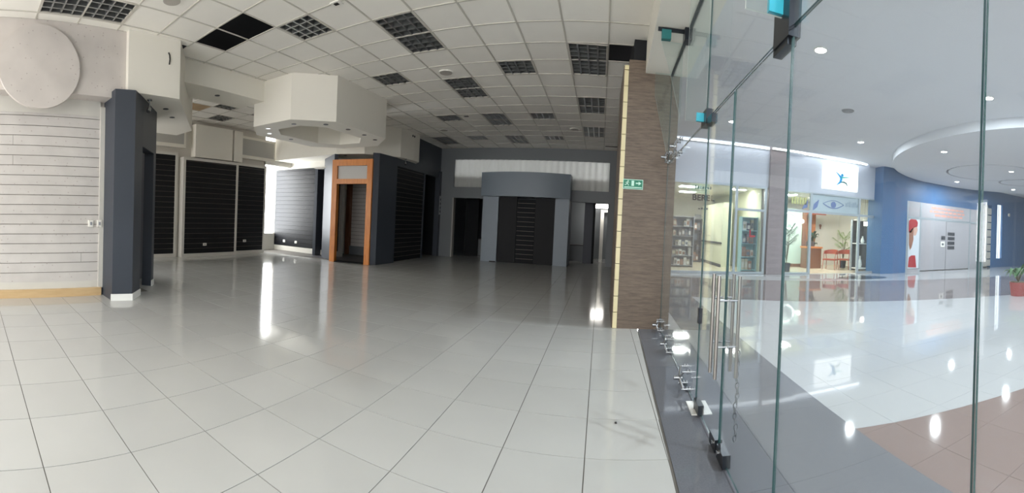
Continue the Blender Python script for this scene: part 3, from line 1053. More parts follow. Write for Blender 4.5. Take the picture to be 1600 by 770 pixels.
box('top', M['darkframe'], -1.92, -.60, 15.58, 16.32, .60, .64, t)
t = thing('black_panel', (-.4, 15.0, 0), 'tall black standing panel in the right dark opening', 'panel')
box('board', M['navyboard'], -.62, -.30, 14.9, 15.3, 0, 2.45, t)
box('edge', M['void'], -.30, -.22, 14.88, 15.32, 0, 2.5, t)
M['passage'] = mat('passage_glow', (1, 1, 1, 1), .5, emit=(1, .96, .9, 1), estr=14)
t = thing('strip_light', (.05, 16.4, 2.14), 'glowing strip light in the passage right of the black panel', 'light')
box('diffuser', M['passage'], -.36, .46, 16.3, 16.5, 2.14, 2.30, t)
box('housing', M['plastic'], -.38, .48, 16.28, 16.52, 2.30, 2.34, t)
for hx in (-.3, .4):
    MB().cyl((hx, 16.4, 2.34), (hx, 16.4, 2.9), .01, .01, 6).build('hanger', M['plastic'], t)
t = thing('door_frame', (.2, 17, 0), 'pale door frame at the end of the passage', 'door frame')
box('jamb', M['trimwhite'], -.02, .12, 16.9, 17.0, 0, 2.1, t)
box('jamb', M['trimwhite'], .72, .84, 16.9, 17.0, 0, 2.1, t)
box('head', M['trimwhite'], .12, .72, 16.9, 17.0, 2.0, 2.1, t)

# ================================================================== BROWN PILLAR
pil = struct(MB().box(0.285, 1.0, 5.5, 6.75, 0, 3.70).build('pillar', M['brownstone']), 'brown strata-patterned pillar with cream tiled edge', 'pillar')
box('pillar_core', M['void'], 0.35, .95, 5.6, 6.7, 3.70, 4.2, pil)
box('side_cladding', M['brownstone'], 0.215, 0.284, 5.53, 6.75, 0, 3.62, pil)
z = 0.0
while z < 3.6:
    box('edge_tile', M['creamtile'], 0.225, 0.283, 5.488, 5.528, z + .004, min(z + .222, 3.62) - .004, pil, bevel=.003)
    z += .222
# side of the shop wall behind the pillar
struct(MB().box(0.50, 1.0, 6.75, 13.9, 0, 4.2).build('wall_party', M['mpillar']), 'party wall running back from the brown pillar', 'wall')

# exit sign
t = thing('exit_sign', (.41, 5.49, 1.98), 'green emergency exit sign with running figure, door and arrow', 'sign')
ys = 5.482
box('border', M['sign_white'], .275, .552, ys, 5.499, 1.918, 2.052, t)
box('board', M['sign_green'], .283, .544, ys - .003, ys + .001, 1.926, 2.044, t)
box('door_mark', M['sign_white'], .392, .428, ys - .006, ys - .002, 1.962, 2.034, t)
MB().extr([(.452, ys - .006, 1.992), (.452, ys - .006, 2.008), (.49, ys - .006, 2.008), (.49, ys - .006, 2.026), (.528, ys - .006, 2.0), (.49, ys - .006, 1.972), (.49, ys - .006, 1.992)], (0, .003, 0)).build('arrow_mark', M['sign_white'], t)
mb = MB()
mb.cyl((.345, ys - .006, 2.028), (.345, ys - .003, 2.028), .008, .008, 10)
for a, b, w in (((.340, 2.018), (.330, 1.992), .010), ((.332, 1.992), (.350, 1.982), .008), ((.350, 1.982), (.350, 1.962), .007), ((.330, 1.992), (.318, 1.976), .008), ((.318, 1.976), (.300, 1.974), .007), ((.342, 2.014), (.360, 2.004), .006), ((.338, 2.014), (.318, 2.010), .006), ((.318, 2.010), (.312, 1.998), .006)):
    d = Vector((b[0] - a[0], 0, b[1] - a[1]))
    n_ = Vector((-d.z, 0, d.x)).normalized() * w / 2
    A, B = Vector((a[0], ys - .006, a[1])), Vector((b[0], ys - .006, b[1]))
    mb.extr([A + n_, B + n_, B - n_, A - n_], (0, .003, 0))
mb.build('running_figure', M['sign_white'], t)
box('lower_bar', M['sign_white'], .295, .535, ys - .006, ys - .002, 1.936, 1.948, t)

# ================================================================== BULKHEAD AND GLASS FRONT
bk = struct(MB(gxf).box(-.37, .22, -4, 5.5, 3.53, 4.75).build('bulkhead', M['soffit']), 'cream bulkhead above the frameless glass front', 'bulkhead')
MB(gxf).box(-.02, .02, -4, 5.49, 3.515, 3.535).build('head_channel', M['darksteel'], bk)

TH = .0045


def pane(name, a0, a1, z0, z1, label, cat='glass pane', b=0.0, parent=None, th=TH):
    """vertical sheet: clear faces, coloured edges"""
    mb = MB(gxf)
    vs = [(b - th, a0, z0), (b + th, a0, z0), (b + th, a1, z0), (b - th, a1, z0), (b - th, a0, z1), (b + th, a0, z1), (b + th, a1, z1), (b - th, a1, z1)]
    mb.add(vs, [(1, 2, 6, 5), (3, 0, 4, 7)])
    mb.m = 1
    mb.add(vs, [(0, 3, 2, 1), (4, 5, 6, 7), (0, 1, 5, 4), (2, 3, 7, 6)])
    o = mb.build(name, [M['glass'], M['glassedge']], parent)
    if label:
        tag(o, label, cat, 'panes of the glass front')
    return o


ZT = 2.285
pane('glass_sheet', 3.075, 5.49, .012, ZT - .006, 'fixed glass pane between the brown pillar and the glass door')
pane('glass_sheet', .530, 1.532, .012, ZT - .006, 'fixed glass pane past the far leaf of the glass door')
pane('glass_sheet', -1.6, .522, .012, 3.5, 'tall glass pane at the open end of the glass front')
pane('glass_transom', 3.16, 5.49, ZT + .006, 3.515, 'glass transom pane over the fixed pane by the pillar')
pane('glass_transom', 1.62, 3.14, ZT + .006, 3.515, 'glass transom pane above the double glass door')
pane('glass_transom', .530, 1.60, ZT + .006, 3.515, 'glass transom pane next to the tall open-end pane')


def door(a0, a1, label, hinge, meet):
    c = gxf((0, hinge, 0))
    t = thing('glass_door', c, label, 'glass door', 'leaves of the double glass door')
    pane('leaf', a0, a1, .02, ZT - .012, None, parent=t)
    s = 1 if meet > hinge else -1
    MB(gxf).box(-.022, .022, min(hinge, hinge + s * .16), max(hinge, hinge + s * .16), .012, .085).build('bottom_patch', M['darksteel'], t)
    MB(gxf).box(-.022, .022, min(hinge, hinge + s * .16), max(hinge, hinge + s * .16), ZT - .075, ZT - .008).build('top_patch', M['darksteel'], t)
    MB(gxf).box(-.024, .024, min(meet, meet - s * .14), max(meet, meet - s * .14), .012, .09).build('lock_patch', M['darksteel'], t)
    for b in (-.028, .028):
        MB(gxf).cyl((b * .8, meet - s * .04, .06), (b * 1.25, meet - s * .04, .06), .012, .012, 10).build('lock_button', M['steel'], t)
    hy = meet - s * .04
    for sg in (-1, 1):
        h = MB(gxf).cyl((sg * .066, hy, .50), (sg * .066, hy, 1.12), .0115, .0115, 14).build('handle', M['handle'], t, smooth=True)
        for zz in (.69, .97):
            MB(gxf).cyl((sg * .004, hy, zz), (sg * .066, hy, zz), .007, .007, 10).build('standoff', M['steel'], h)
    return t


door(2.385, 3.055, 'glass door leaf with tubular handles, hinged next to the pillar side pane', 3.05, 2.39)
door(1.545, 2.355, 'glass door leaf with tubular handles and hanging chain, far from the pillar', 1.55, 2.35)
# floor spring plate
t = thing('floor_plate', gxf((.05, 3.05, 0)), 'square white metal floor spring plate under the glass door pivot', 'floor plate')
MB(gxf).box(-.06, .10, 2.93, 3.17, .0005, .006).build('cover', M['skirting'], t)
MB(gxf).cyl((0, 3.03, .006), (0, 3.03, .02), .025, .025, 14).build('pivot', M['darksteel'], t)
# lock on the joint
t = thing('joint_clamp', gxf((0, 3.06, .72)), 'small dark clamp on the joint between pane and door', 'clamp')
MB(gxf).box(-.016, .016, 3.045, 3.085, .66, .78).build('body', M['darksteel'], t)
MB(gxf).cyl((-.02, 3.065, .72), (-.016, 3.065, .72), .008, .008, 10).build('screw', M['steel'], t)


# glass fins
def fin(y, pts, label):
    t = thing('glass_fin', gxf((0, y, 2.3)), label, 'glass fin', 'glass fins inside the front')
    mb = MB(gxf)
    n = len(pts)
    f = [(b, y - .006, z) for b, z in pts]
    g = [(b, y + .006, z) for b, z in pts]
    mb.add(f + g, [tuple(range(n)), tuple(range(2 * n - 1, n - 1, -1))])
    mb.m = 1
    mb.add(f + g, [(i, (i + 1) % n, n + (i + 1) % n, n + i) for i in range(n)])
    mb.build('blade', [M['fin'], M['glassedgel']], t)
    return t


fin(5.42, [(-.012, 3.52), (-.24, 3.52), (-.235, 3.22), (-.03, 2.40), (-.012, 2.40)], 'tapered glass fin against the brown pillar')
fin(4.50, [(-.012, 3.52), (-.27, 3.52), (-.16, 3.2), (-.02, 2.68), (-.012, 2.62)], 'tapered glass fin, second from the brown pillar')
f3 = fin(3.15, [(-.012, 3.52), (-.18, 3.52), (-.18, 2.27), (-.012, 2.27)], 'straight glass fin over the pillar side door hinge')
f4 = fin(1.61, [(-.012, 3.52), (-.20, 3.52), (-.20, 2.35), (-.012, 2.35)], 'straight glass fin over the far door hinge')
MB(gxf).box(-.09, -.02, 3.138, 3.162, 2.27, 2.34).build('cyan_film', M['cyan'], f3)
MB(gxf).box(-.028, .03, 3.06, 3.24, 2.24, 2.36).build('fin_patch', M['darksteel'], f3)
MB(gxf).box(-.095, -.02, 1.597, 1.623, 2.36, 2.46).build('cyan_film', M['cyan'], f4)
MB(gxf).box(-.028, .03, 1.53, 1.70, 2.24, 2.44).build('fin_patch', M['darksteel'], f4)
t = thing('fin_bracket', gxf((-.27, 4.2, 3.5)), 'teal filmed fin bracket under the bulkhead', 'bracket')
MB(gxf).box(-.30, -.20, 4.17, 4.23, 3.40, 3.50).build('cyan_film', M['teal'], t)
MB(gxf).box(-.34, .02, 4.19, 4.21, 3.49, 3.528).build('arm', M['darksteel'], t)
MB(gxf).box(-.06, .02, 4.13, 4.27, 3.40, 3.528).build('plate', M['darksteel'], t)


def spider(y, z, label, size=.075, flip=1):
    t = thing('spider_fitting', gxf((-.06, y, z)), label, 'spider fitting', 'steel spider fittings')
    hub = (-.07, y, z)
    MB(gxf).cyl((-.12, y, z), (-.045, y, z), .02, .02, 12).build('hub', M['steel'], t, smooth=True)
    for sy in (-1, 1):
        for sz in (-1, 1):
            e = (-.045, y + sy * size, z + sz * size)
            arm = MB(gxf).cyl(hub, e, .013, .009, 10).build('arm', M['steel'], t, smooth=True)
            MB(gxf).cyl((-.06, e[1], e[2]), (.022, e[1], e[2]), .007, .007, 8).cyl((-.02, e[1], e[2]), (-.006, e[1], e[2]), .021, .021, 12).cyl((.006, e[1], e[2]), (.018, e[1], e[2]), .021, .021, 12).build('bolt', M['steel'], arm)


spider(4.49, .09, 'steel spider fitting at the glass foot, mid pane')
spider(3.46, .09, 'steel spider fitting at the glass foot near the door pivot')
spider(5.38, .09, 'steel spider fitting at the glass foot against the pillar', .06)
spider(4.50, 2.34, 'steel spider fitting on the transom line below the second fin')
spider(5.33, 2.36, 'steel spider fitting on the transom line against the pillar', .06)

# chain
ch = thing('chain', gxf((.082, 2.33, .66)), 'steel chain hanging from the glass door handle', 'chain')
zz = .64
k = 0
while zz > .12:
    c = Vector(gxf((.082 + .004 * math.sin(k), 2.33 + .01 * math.sin(k * .7), zz)))
    mb = MB()
    vs, fs = [], []
    S, T_ = 12, 5
    for i in range(S):
        a = 2 * PI * i / S
        px, pz = .011 * math.cos(a), .021 * math.sin(a)
        nx, nz = math.cos(a), math.sin(a)
        for j in range(T_):
            b = 2 * PI * j / T_
            q = (px + .0038 * math.cos(b) * nx, .0038 * math.sin(b), pz + .0038 * math.cos(b) * nz)
            if k % 2:
                q = (q[1], q[0], q[2])
            vs.append((c.x + q[0], c.y + q[1], c.z + q[2]))
    for i in range(S):
        for j in range(T_):
            i2, j2 = (i + 1) % S, (j + 1) % T_
            fs.append((i * T_ + j, i2 * T_ + j, i2 * T_ + j2, i * T_ + j2))
    mb.add(vs, fs).build('link', M['chainm'], ch, smooth=True)
    zz -= .032
    k += 1

# ================================================================== MALL
YM = 12.9
MZ = 4.35
edge = [(1.0, 12.35), (9.0, 12.30), (9.35, 12.36), (9.7, 12.5), (10.0, 12.75), (10.2, 13.05), (10.3, 13.3)]
mc = struct(MB().prism([(1.0, -4), (27, -4), (27, 13.3)] + edge[::-1], MZ, MZ + .12).build('ceiling_mall', M['mceil']), 'smooth grey mall ceiling with curved edge', 'ceiling')
MB().box(1.0, 10.6, 12.2, 13.4, 4.85, 4.92).build('cove_top', M['mceil'], mc)
disc = [(14.2 + 6.43 * math.cos(2 * PI * i / 120), 6.4 + 6.43 * math.sin(2 * PI * i / 120)) for i in range(120)]
cd = struct(MB().prism(disc, 4.10, MZ).build('ceiling_disc', M['mceil']), 'great dropped circular ceiling disc in the mall', 'ceiling disc')
for gx, gy, gr in ((12.9, 8.8, 1.75), (15.4, 9.0, .9)):
    cut = MB().ring((gx, gy, 4.10), gr, .045, seg=90).build('cutter', M['mceil'])
    for v_ in cut.data.vertices:
        v_.co.z = 4.10 + (v_.co.z - 4.10) * 4
    md = cd.modifiers.new('groove', 'BOOLEAN')
    md.operation = 'DIFFERENCE'
    md.solver = 'EXACT'
    md.object = cut
    me_ = bpy.data.meshes.new_from_object(cd.evaluated_get(bpy.context.evaluated_depsgraph_get()))
    cd.modifiers.clear()
    cd.data = me_
    bpy.data.objects.remove(cut)
    MB().ring((gx, gy, 4.275), gr, .004, seg=90).build('groove_ring', M['mceil'], cd)


def mall_light(x, y, z, label, power=85, r=.09, off=''):
    t = thing('downlight' + off, (x, y, z), label, 'downlight', 'recessed mall downlights')
    MB().ring((x, y, z - .004), r * 1.12, .010, seg=28).build('trim_ring', M['plastic'], t)
    MB().cyl((x, y, z - .008), (x, y, z + .001), r, r, 24).build('lens', M['lamp'], t)
    ld = bpy.data.lights.new('downlight_beam', 'AREA')
    ld.shape = 'DISK'
    ld.size = r * 2
    ld.energy = power
    ld.color = (.9, .96, 1)
    lo = bpy.data.objects.new('downlight_beam' + off, ld)
    COL.objects.link(lo)
    lo.location = (0, 0, -.02)
    lo.parent = t


for x, y, l in [(3.18, 5.43, 'recessed round downlight in the mall ceiling just outside the glass door'), (7.32, 9.83, 'recessed round downlight in the mall ceiling before the white sign'),
                (3.30, 10.1, 'recessed round downlight in the mall ceiling before the shelf shop'), (6.64, 4.66, 'recessed round downlight in the flat mall ceiling beside the great disc')]:
    mall_light(x, y, MZ, l)
for x, y, l in [(9.05, 7.95, 'recessed round downlight near the rim of the great disc'), (12.84, 7.88, 'recessed round downlight inside the larger disc groove'),
                (13.93, 11.4, 'recessed round downlight on the disc before the blue shop front'), (17.18, 10.4, 'recessed round downlight on the disc near the tall lit slot')]:
    mall_light(x, y, 4.10, l)
for x, y in [(3.2, 0.5), (7.0, -0.5), (3.2, -3), (12, 3.0), (17, 4), (11, -1), (16, -1)]:
    mall_light(x, y, MZ if math.hypot(x - 14.2, y - 6.4) > 6.4 else 4.10, 'recessed round downlight in the mall ceiling behind the viewpoint', off='_offscreen')
t = thing('ceiling_vent', (5.27, 7.63, MZ), 'round grey disc vent in the flat mall ceiling', 'vent')
MB().cyl((5.27, 7.63, MZ - .02), (5.27, 7.63, MZ), .13, .15, 28).build('cover', mat('vent_grey', rgb(130, 134, 138), .6), t)
MB().cyl((5.27, 7.63, MZ - .028), (5.27, 7.63, MZ - .02), .06, .06, 20).build('cap', M['greyshelf'], t)

struct(box('mall_end_light_block', M['mwall'], 1.0, 27.2, -4.2, -4.0, 0, MZ), 'added unseen white wall closing the mall end to outside light', 'wall')  # unseen wall added to keep world light out of the mall
struct(box('mall_side_light_block', M['mwall'], 27.0, 27.2, -4.0, 13.0, 0, MZ), 'added unseen white wall closing the mall side to outside light', 'wall')  # also unseen, added to shut off world light from the side
# shop front wall 1 and 2
mw = struct(box('wall_mall', M['mwall'], 1.0, 5.66, YM, YM + .2, 3.03, 4.9), 'white fascia wall over the mall shop fronts', 'wall')
box('fascia', M['mwall'], 6.33, 10.9, YM, YM + .2, 3.03, 4.9, mw)
struct(box('pillar_mall', M['mpillar'], 5.66, 6.33, YM - .12, YM + .5, 0, 4.9), 'grey-brown stone pillar between two mall shops', 'pillar')
xs = [1.2, 2.75, 4.2, 5.64]
for i in range(3):
    t = thing('led_strip', (xs[i], 12.8, 4.5), ['white glowing cove strip above the shelf shop next to the party wall', 'white glowing cove strip above the letters of the shelf shop', 'white glowing cove strip above the glazed door of the shelf shop'][i], 'light strip', 'glowing cove strips along the mall fascia')
    box('tube', M['led'], xs[i] + .02, xs[i + 1] - .04, 12.79, 12.85, 4.37, 4.42, t)
    box('clip', M['plastic'], xs[i] + .02, xs[i + 1] - .04, 12.85, 12.9, 4.36, 4.43, t)
xs = [5.66, 7.0, 8.3, 9.3, 9.95]
for i in range(4):
    t = thing('led_strip', (xs[i], 12.8, 4.5), ['white glowing cove strip above the stone pillar between the shops', 'white glowing cove strip between stone pillar and white figure sign', 'white glowing cove strip right above the white figure sign', 'short white glowing cove strip at the curved ceiling edge'][i], 'light strip', 'glowing cove strips along the mall fascia')
    yo = -.14 if i == 0 else 0
    box('tube', M['led'], xs[i] + .02, xs[i + 1] - .04, 12.79 + yo, 12.85 + yo, 4.37, 4.42, t)
    box('clip', M['plastic'], xs[i] + .02, xs[i + 1] - .04, 12.85 + yo, 12.9 + (0 if i else -.125), 4.36, 4.43, t)

# sign: lightbox with leaping figure
t = thing('shop_sign', (8.64, YM - .06, 3.7), 'square white lit sign with blue leaping figure', 'sign')
box('lightbox', M['lightbox'], 7.85, 9.44, YM - .14, YM - .001, 3.22, 4.20, t)
yf = YM - .146


def stroke(pts, ws, m, name, par, y=yf):
    """tapered flat stroke through (x,z) points"""
    L_, R_ = [], []
    for i, p in enumerate(pts):
        a = pts[max(0, i - 1)]
        b = pts[min(len(pts) - 1, i + 1)]
        d = Vector((b[0] - a[0], b[1] - a[1])).normalized()
        n_ = Vector((-d.y, d.x)) * ws[i] / 2
        L_.append((p[0] + n_.x, y, p[1] + n_.y))
        R_.append((p[0] - n_.x, y, p[1] - n_.y))
    mb = MB()
    for i in range(len(pts) - 1):
        mb.extr([L_[i], L_[i + 1], R_[i + 1], R_[i]], (0, .006, 0))
    return mb.build(name, m, par)


def q(u, v):
    """sign coordinates from crop pixels (490..860, 100..415)"""
    return (7.85 + (u - 490) / 370 * 1.59, 4.20 - (v - 100) / 315 * .98)


fig = MB().cyl((q(682, 229)[0], yf, q(682, 229)[1]), (q(682, 229)[0], yf + .006, q(682, 229)[1]), .062, .062, 20).build('figure_head', M['logo_blue'], t)
stroke([q(612, 195), q(640, 225), q(665, 255), q(672, 285), q(660, 320), q(625, 358)], [.02, .06, .10, .125, .09, .02], M['logo_blue'], 'figure_body', t)
stroke([q(672, 262), q(700, 256), q(735, 248), q(762, 243)], [.07, .055, .04, .012], M['logo_teal'], 'figure_arm', t)
stroke([q(668, 318), q(700, 312), q(728, 325), q(742, 356)], [.05, .06, .055, .03], M['logo_green'], 'figure_leg', t)
stroke([q(575, 190), q(610, 165), q(670, 150), q(730, 160), q(790, 215)], [.01] * 5, M['logo_pale'], 'arc_mark', t)
stroke([q(560, 368), q(600, 372), q(640, 376), q(730, 382)], [.03, .02, .02, .02], M['logo_pale'], 'caption_mark', t)
for a in ((600, 345), (752, 340), (760, 355)):
    stroke([q(*a), q(a[0] + 12, a[1])], [.02, .02], M['logo_pale'], 'caption_mark', t)

# --- shop 1 (left): glazing, letters, shelves
g1 = thing('storefront', (4, YM, 0), 'aluminium framed glass front of the mall shop with letters on the glass', 'shop front')
for x in (1.05, 4.50, 5.58):
    box('mullion', M['alu'], x - .04, x + .04, YM - .03, YM + .05, 0, 3.03, g1)
for x0, x1 in ((1.09, 4.46), (4.54, 5.54)):
    box('head_rail', M['alu'], x0, x1, YM - .03, YM + .05, 2.98, 3.03, g1)
    box('sill_rail', M['alu'], x0, x1, YM - .03, YM + .05, 0, .08, g1)
box('transom_rail', M['alu'], 4.54, 5.54, YM - .03, YM + .05, 2.17, 2.25, g1)
box('pane', M['shopglass'], 1.09, 4.46, YM + .005, YM + .013, .08, 2.98, g1)
box('pane', M['shopglass'], 4.54, 5.54, YM + .005, YM + .013, .08, 2.17, g1)
box('pane', M['shopglass'], 4.54, 5.54, YM + .005, YM + .013, 2.25, 2.98, g1)
for k, c in enumerate('BEREL'):
    text('letter', c, .27, (3.02 + k * .155, YM - .012, 2.50), M['text_dark'], g1, bold=.008)
for k in range(7):
    box('letter_mark', M['text_grey'], 3.02 + k * .085, 3.08 + k * .085, YM - .005, YM + .003, 2.80, 2.90 - .02 * (k % 2), g1)
for k in range(4):
    box('letter_mark', M['text_grey'], 3.17 + k * .09, 3.23 + k * .09, YM - .005, YM + .003, 2.12, 2.16 + .02 * (k % 2), g1)
# interior
r1 = struct(box('wall_shop', M['shopwhite'], 1.0, 6.0, 19.4, 19.5, 0, 3.1), 'white interior walls of the mall shop with shelves', 'wall')
struct(box('wall_side', M['cream'], 5.62, 5.72, 13.4, 19.4, 0, 3.1), 'side wall of the mall shop with shelves', 'wall')
struct(box('wall_side', M['shopwhite'], .98, 1.08, 13.1, 19.4, 0, 3.1), 'side wall of the mall shop with shelves', 'wall')
struct(box('ceiling_shop', M['shopwhite'], 1.0, 5.7, 13.1, 19.4, 3.06, 3.1), 'white ceiling of the mall shop with shelves', 'ceiling')
struct(box('floor_shop', M['shopfloor'], 1.0, 5.7, 13.0, 19.4, -.01, .006), 'cream floor of the mall shop with shelves', 'floor')
struct(box('wall_partition', M['cream'], 4.76, 5.15, 15.2, 18.6, 0, 2.6), 'cream partition in the mall shop with shelves', 'wall')
box('dark_rail', M['darkframe'], 4.72, 4.76, 15.2, 18.6, .92, 1.0, r1)
box('dark_skirting', M['darkframe'], 4.72, 4.76, 15.2, 18.6, 0.01, .12, r1)
box('inner_door', M['greyshelf'], 4.45, 4.75, 18.6, 18.7, 0, 2.2, r1)


def shop_lamp(x, y, z, w, d, label):
    t = thing('shop_light', (x, y, z), label, 'ceiling light', 'square shop ceiling lights')
    box('diffuser', M['shopglow'], x - w / 2, x + w / 2, y - d / 2, y + d / 2, z - .02, z, t)
    for ya in (y - d / 2 - .03, y + d / 2):
        box('frame_rail', M['plastic'], x - w / 2 - .03, x + w / 2 + .03, ya, ya + .03, z - .025, z, t)


shop_lamp(3.2, 14.6, 3.06, .6, .6, 'square ceiling light in the shelf shop behind its glass front')
shop_lamp(3.6, 16.6, 3.06, .6, .6, 'square ceiling light deep inside the shelf shop')
shop_lamp(5.1, 14.3, 3.06, .5, .3, 'small ceiling light above the glazed door of the shelf shop')


PNAME = ['light grey', 'brown-grey', 'off-white', 'tan', 'slate', 'beige']
SHELF = ['lowest', 'second', 'third', 'fourth', 'top']


def shelving(x0, x1, y0, y1, h, nsh, label, frame_m, group, lab_item, seed, wdt=.09, facing='y'):
    rnd = random.Random(seed)
    t = thing('shelf_unit', ((x0 + x1) / 2, (y0 + y1) / 2, 0), label, 'shelf')
    box('back', frame_m, x0, x1, y1 - .02, y1, 0, h, t)
    box('side', frame_m, x0, x0 + .03, y0, y1 - .02, 0, h, t)
    box('side', frame_m, x1 - .03, x1, y0, y1 - .02, 0, h, t)
    for k in range(nsh + 1):
        z = .06 + k * (h - .1) / nsh
        box('shelf', frame_m, x0 + .03, x1 - .03, y0, y1 - .02, z, z + .025, t)
        if k == nsh:
            break
        x = x0 + .05
        top = (h - .1) / nsh - .06
        while x < x1 - .05 - wdt:
            w = wdt * rnd.uniform(.7, 1.2)
            hh = top * rnd.uniform(.55, .95)
            if rnd.random() < .85:
                ci, li = rnd.randrange(6), rnd.randrange(6)
                p = thing('product_box', (x, y0 + .05, z + .0255), '%s box with %s label on %s shelf, %s' % (PNAME[ci], PNAME[li], SHELF[k], lab_item), 'box', group)
                pm = M['prod%d' % ci]
                box('carton', pm, x, x + w * .88, y0 + .04, y0 + .04 + rnd.uniform(.1, .2), z + .0255, z + .0255 + hh, p)
                box('front_label', M['prod%d' % li], x + w * .12, x + w * .76, y0 + .037, y0 + .04, z + .0255 + hh * .2, z + .0255 + hh * .7, p)
            x += w
    return t


shelving(2.35, 3.55, 14.9, 15.3, 1.95, 5, 'grey shelf unit full of small boxes behind the shop glass', M['greyshelf'], 'boxes on the grey shop shelves', 'grey unit behind the glass', 3, .12)
shelving(3.85, 4.5, 17.4, 17.8, 1.95, 4, 'dark narrow shelf unit deep in the shop beside the inner door', M['darkframe'], 'boxes on the dark shop shelves', 'dark unit deep in the shop', 5, .14)
shelving(4.98, 5.6, 13.55, 13.9, 2.0, 4, 'teal glass shelf unit behind the glazed shop door', M['tealshelf'], 'boxes on the teal shop shelves', 'teal unit behind the glazed door', 8, .16)
box('red_mark', M['red'], 5.02, 5.24, YM - .002, YM + .004, 1.28, 1.34, g1)
box('red_mark', M['red'], 5.02, 5.07, YM - .002, YM + .004, 1.34, 1.52, g1)

# --- shop 2 (reception)
g2 = thing('storefront', (8.6, YM, 0), 'aluminium framed glass front of the lit reception with graphics on its transom', 'shop front')
for x in (6.37, 7.42, 9.66, 10.8):
    box('mullion', M['alu'], x - .045, x + .045, YM - .03, YM + .06, 0, 3.03, g2)
for x0, x1 in ((6.415, 7.375), (7.465, 9.615), (9.705, 10.755)):
    box('transom_rail', M['alu'], x0, x1, YM - .03, YM + .06, 2.26, 2.35, g2)
    box('head_rail', M['alu'], x0, x1, YM - .03, YM + .06, 2.98, 3.03, g2)
    box('pane', M['shopglass'], x0, x1, YM + .01, YM + .018, 2.35, 2.98, g2)
    if x0 < 7 or x0 > 9:
        box('pane', M['shopglass'], x0, x1, YM + .01, YM + .018, .06, 2.26, g2)
        box('sill_rail', M['alu'], x0, x1, YM - .03, YM + .06, 0, .06, g2)
box('transom_film', mat('transom_film', rgb(206, 214, 222), .4), 7.465, 9.615, YM + .02, YM + .028, 2.35, 2.98, g2)
yf2 = YM + .004
eye = [(7.95 + .95 * k / 10, 2.66 + .14 * math.sin(PI * k / 10)) for k in range(11)]
eye2 = [(7.95 + .95 * k / 10, 2.66 - .16 * math.sin(PI * k / 10)) for k in range(11)]
gb = mat('graphic_blue', rgb(110, 130, 176), .5)
stroke(eye, [.02] * 11, gb, 'eye_graphic', g2, yf2)
stroke(eye2, [.03] * 11, gb, 'eye_graphic', g2, yf2)
MB().cyl((8.42, yf2, 2.64), (8.42, yf2 + .005, 2.64), .12, .12, 20).build('eye_graphic', gb, g2)
stroke([(7.05, 2.38), (7.2, 2.5), (7.28, 2.72)], [.02, .16, .02], gb, 'leaf_graphic', g2, yf2)
stroke([(7.52, 2.38), (7.62, 2.55), (7.76, 2.78)], [.04, .18, .03], gb, 'leaf_graphic', g2, yf2)
gp = mat('graphic_pale', rgb(160, 176, 190), .5)
for k in range(7):
    box('letter_mark', gp, 8.98 + k * .09, 9.045 + k * .09, yf2, yf2 + .004, 2.60 + .02 * (k % 2), 2.76 + .03 * (k % 3), g2)
yb_ = mat('graphic_yellow', rgb(190, 196, 130), .5)
for k in range(6):
    box('letter_mark', yb_, 6.6 + k * .11, 6.68 + k * .11, yf2, yf2 + .004, 2.55, 2.80 + .02 * (k % 2), g2)

r2 = struct(box('wall_reception', M['shopwhite'], 6.3, 11.6, 17.0, 17.1, 0, 3.1), 'white walls of the lit reception room in the mall', 'wall')
struct(box('wall_side', M['mint'], 6.3, 6.4, 13.4, 17.0, 0, 3.1), 'side wall of the lit reception', 'wall')
struct(box('wall_side', M['shopwhite'], 11.5, 11.6, 13.1, 17.0, 0, 3.1), 'side wall of the lit reception', 'wall')
struct(box('ceiling_shop', M['shopwhite'], 6.3, 11.6, 13.1, 17.0, 3.06, 3.1), 'white ceiling of the lit reception', 'ceiling')
struct(box('floor_shop', M['shopfloor'], 6.3, 11.6, 13.0, 17.0, -.01, .006), 'cream floor of the lit reception', 'floor')
struct(box('wall_partition', M['mint'], 6.9, 8.75, 15.95, 16.05, 0, 2.6), 'pale mint partition in the lit reception', 'wall')
box('skirting', M['desk'], 6.9, 8.75, 15.93, 15.95, 0, .14, r2)
box('wood_post', M['desk'], 8.75, 8.95, 15.9, 16.1, 0, 2.6, r2)
box('wood_beam', M['terracotta'], 8.95, 10.0, 15.9, 16.1, 2.42, 2.6, r2)
box('wood_panel', mat('wood_panel_orange', rgb(190, 120, 76), .5), 9.3, 9.85, 16.6, 16.7, .8, 2.5, r2)
shop_lamp(7.3, 14.6, 3.06, .6, .6, 'square ceiling light in the reception on the mint wall side')
shop_lamp(9.0, 14.8, 3.06, .9, .4, 'wide ceiling light in the reception over the chairs')
t = thing('ring_lamp', (8.1, 15.9, 1.95), 'glowing white ring lamp on the mint wall of the reception', 'ring lamp')
MB().ring((8.09, 15.88, 2.05), .36, .022, seg=48, axis='y').build('ring', mat('ring_glow', (1, 1, 1, 1), .5, emit=(1, 1, .97, 1), estr=2.2), t)
MB().ring((8.09, 15.93, 2.05), .34, .012, seg=48, axis='y').build('backplate', M['plastic'], t)
t = thing('wall_lamp', (8.68, 15.9, 2.05), 'warm globe wall lamp beside the wood post', 'wall lamp')
bm_ = MB()
for i in range(8):
    a0, a1 = -PI / 2 + PI * i / 8, -PI / 2 + PI * (i + 1) / 8
    bm_.cyl((8.68, 15.82, 2.05 + .09 * math.sin(a0)), (8.68, 15.82, 2.05 + .09 * math.sin(a1)), max(.002, .09 * math.cos(a0)), max(.002, .09 * math.cos(a1)), 16, caps=False)
bm_.build('globe', mat('globe_glow', (1, 1, 1, 1), .5, emit=(1, .88, .7, 1), estr=6), t, smooth=True)
box('bracket', M['desk'], 8.66, 8.70, 15.86, 15.95, 1.98, 2.02, t)
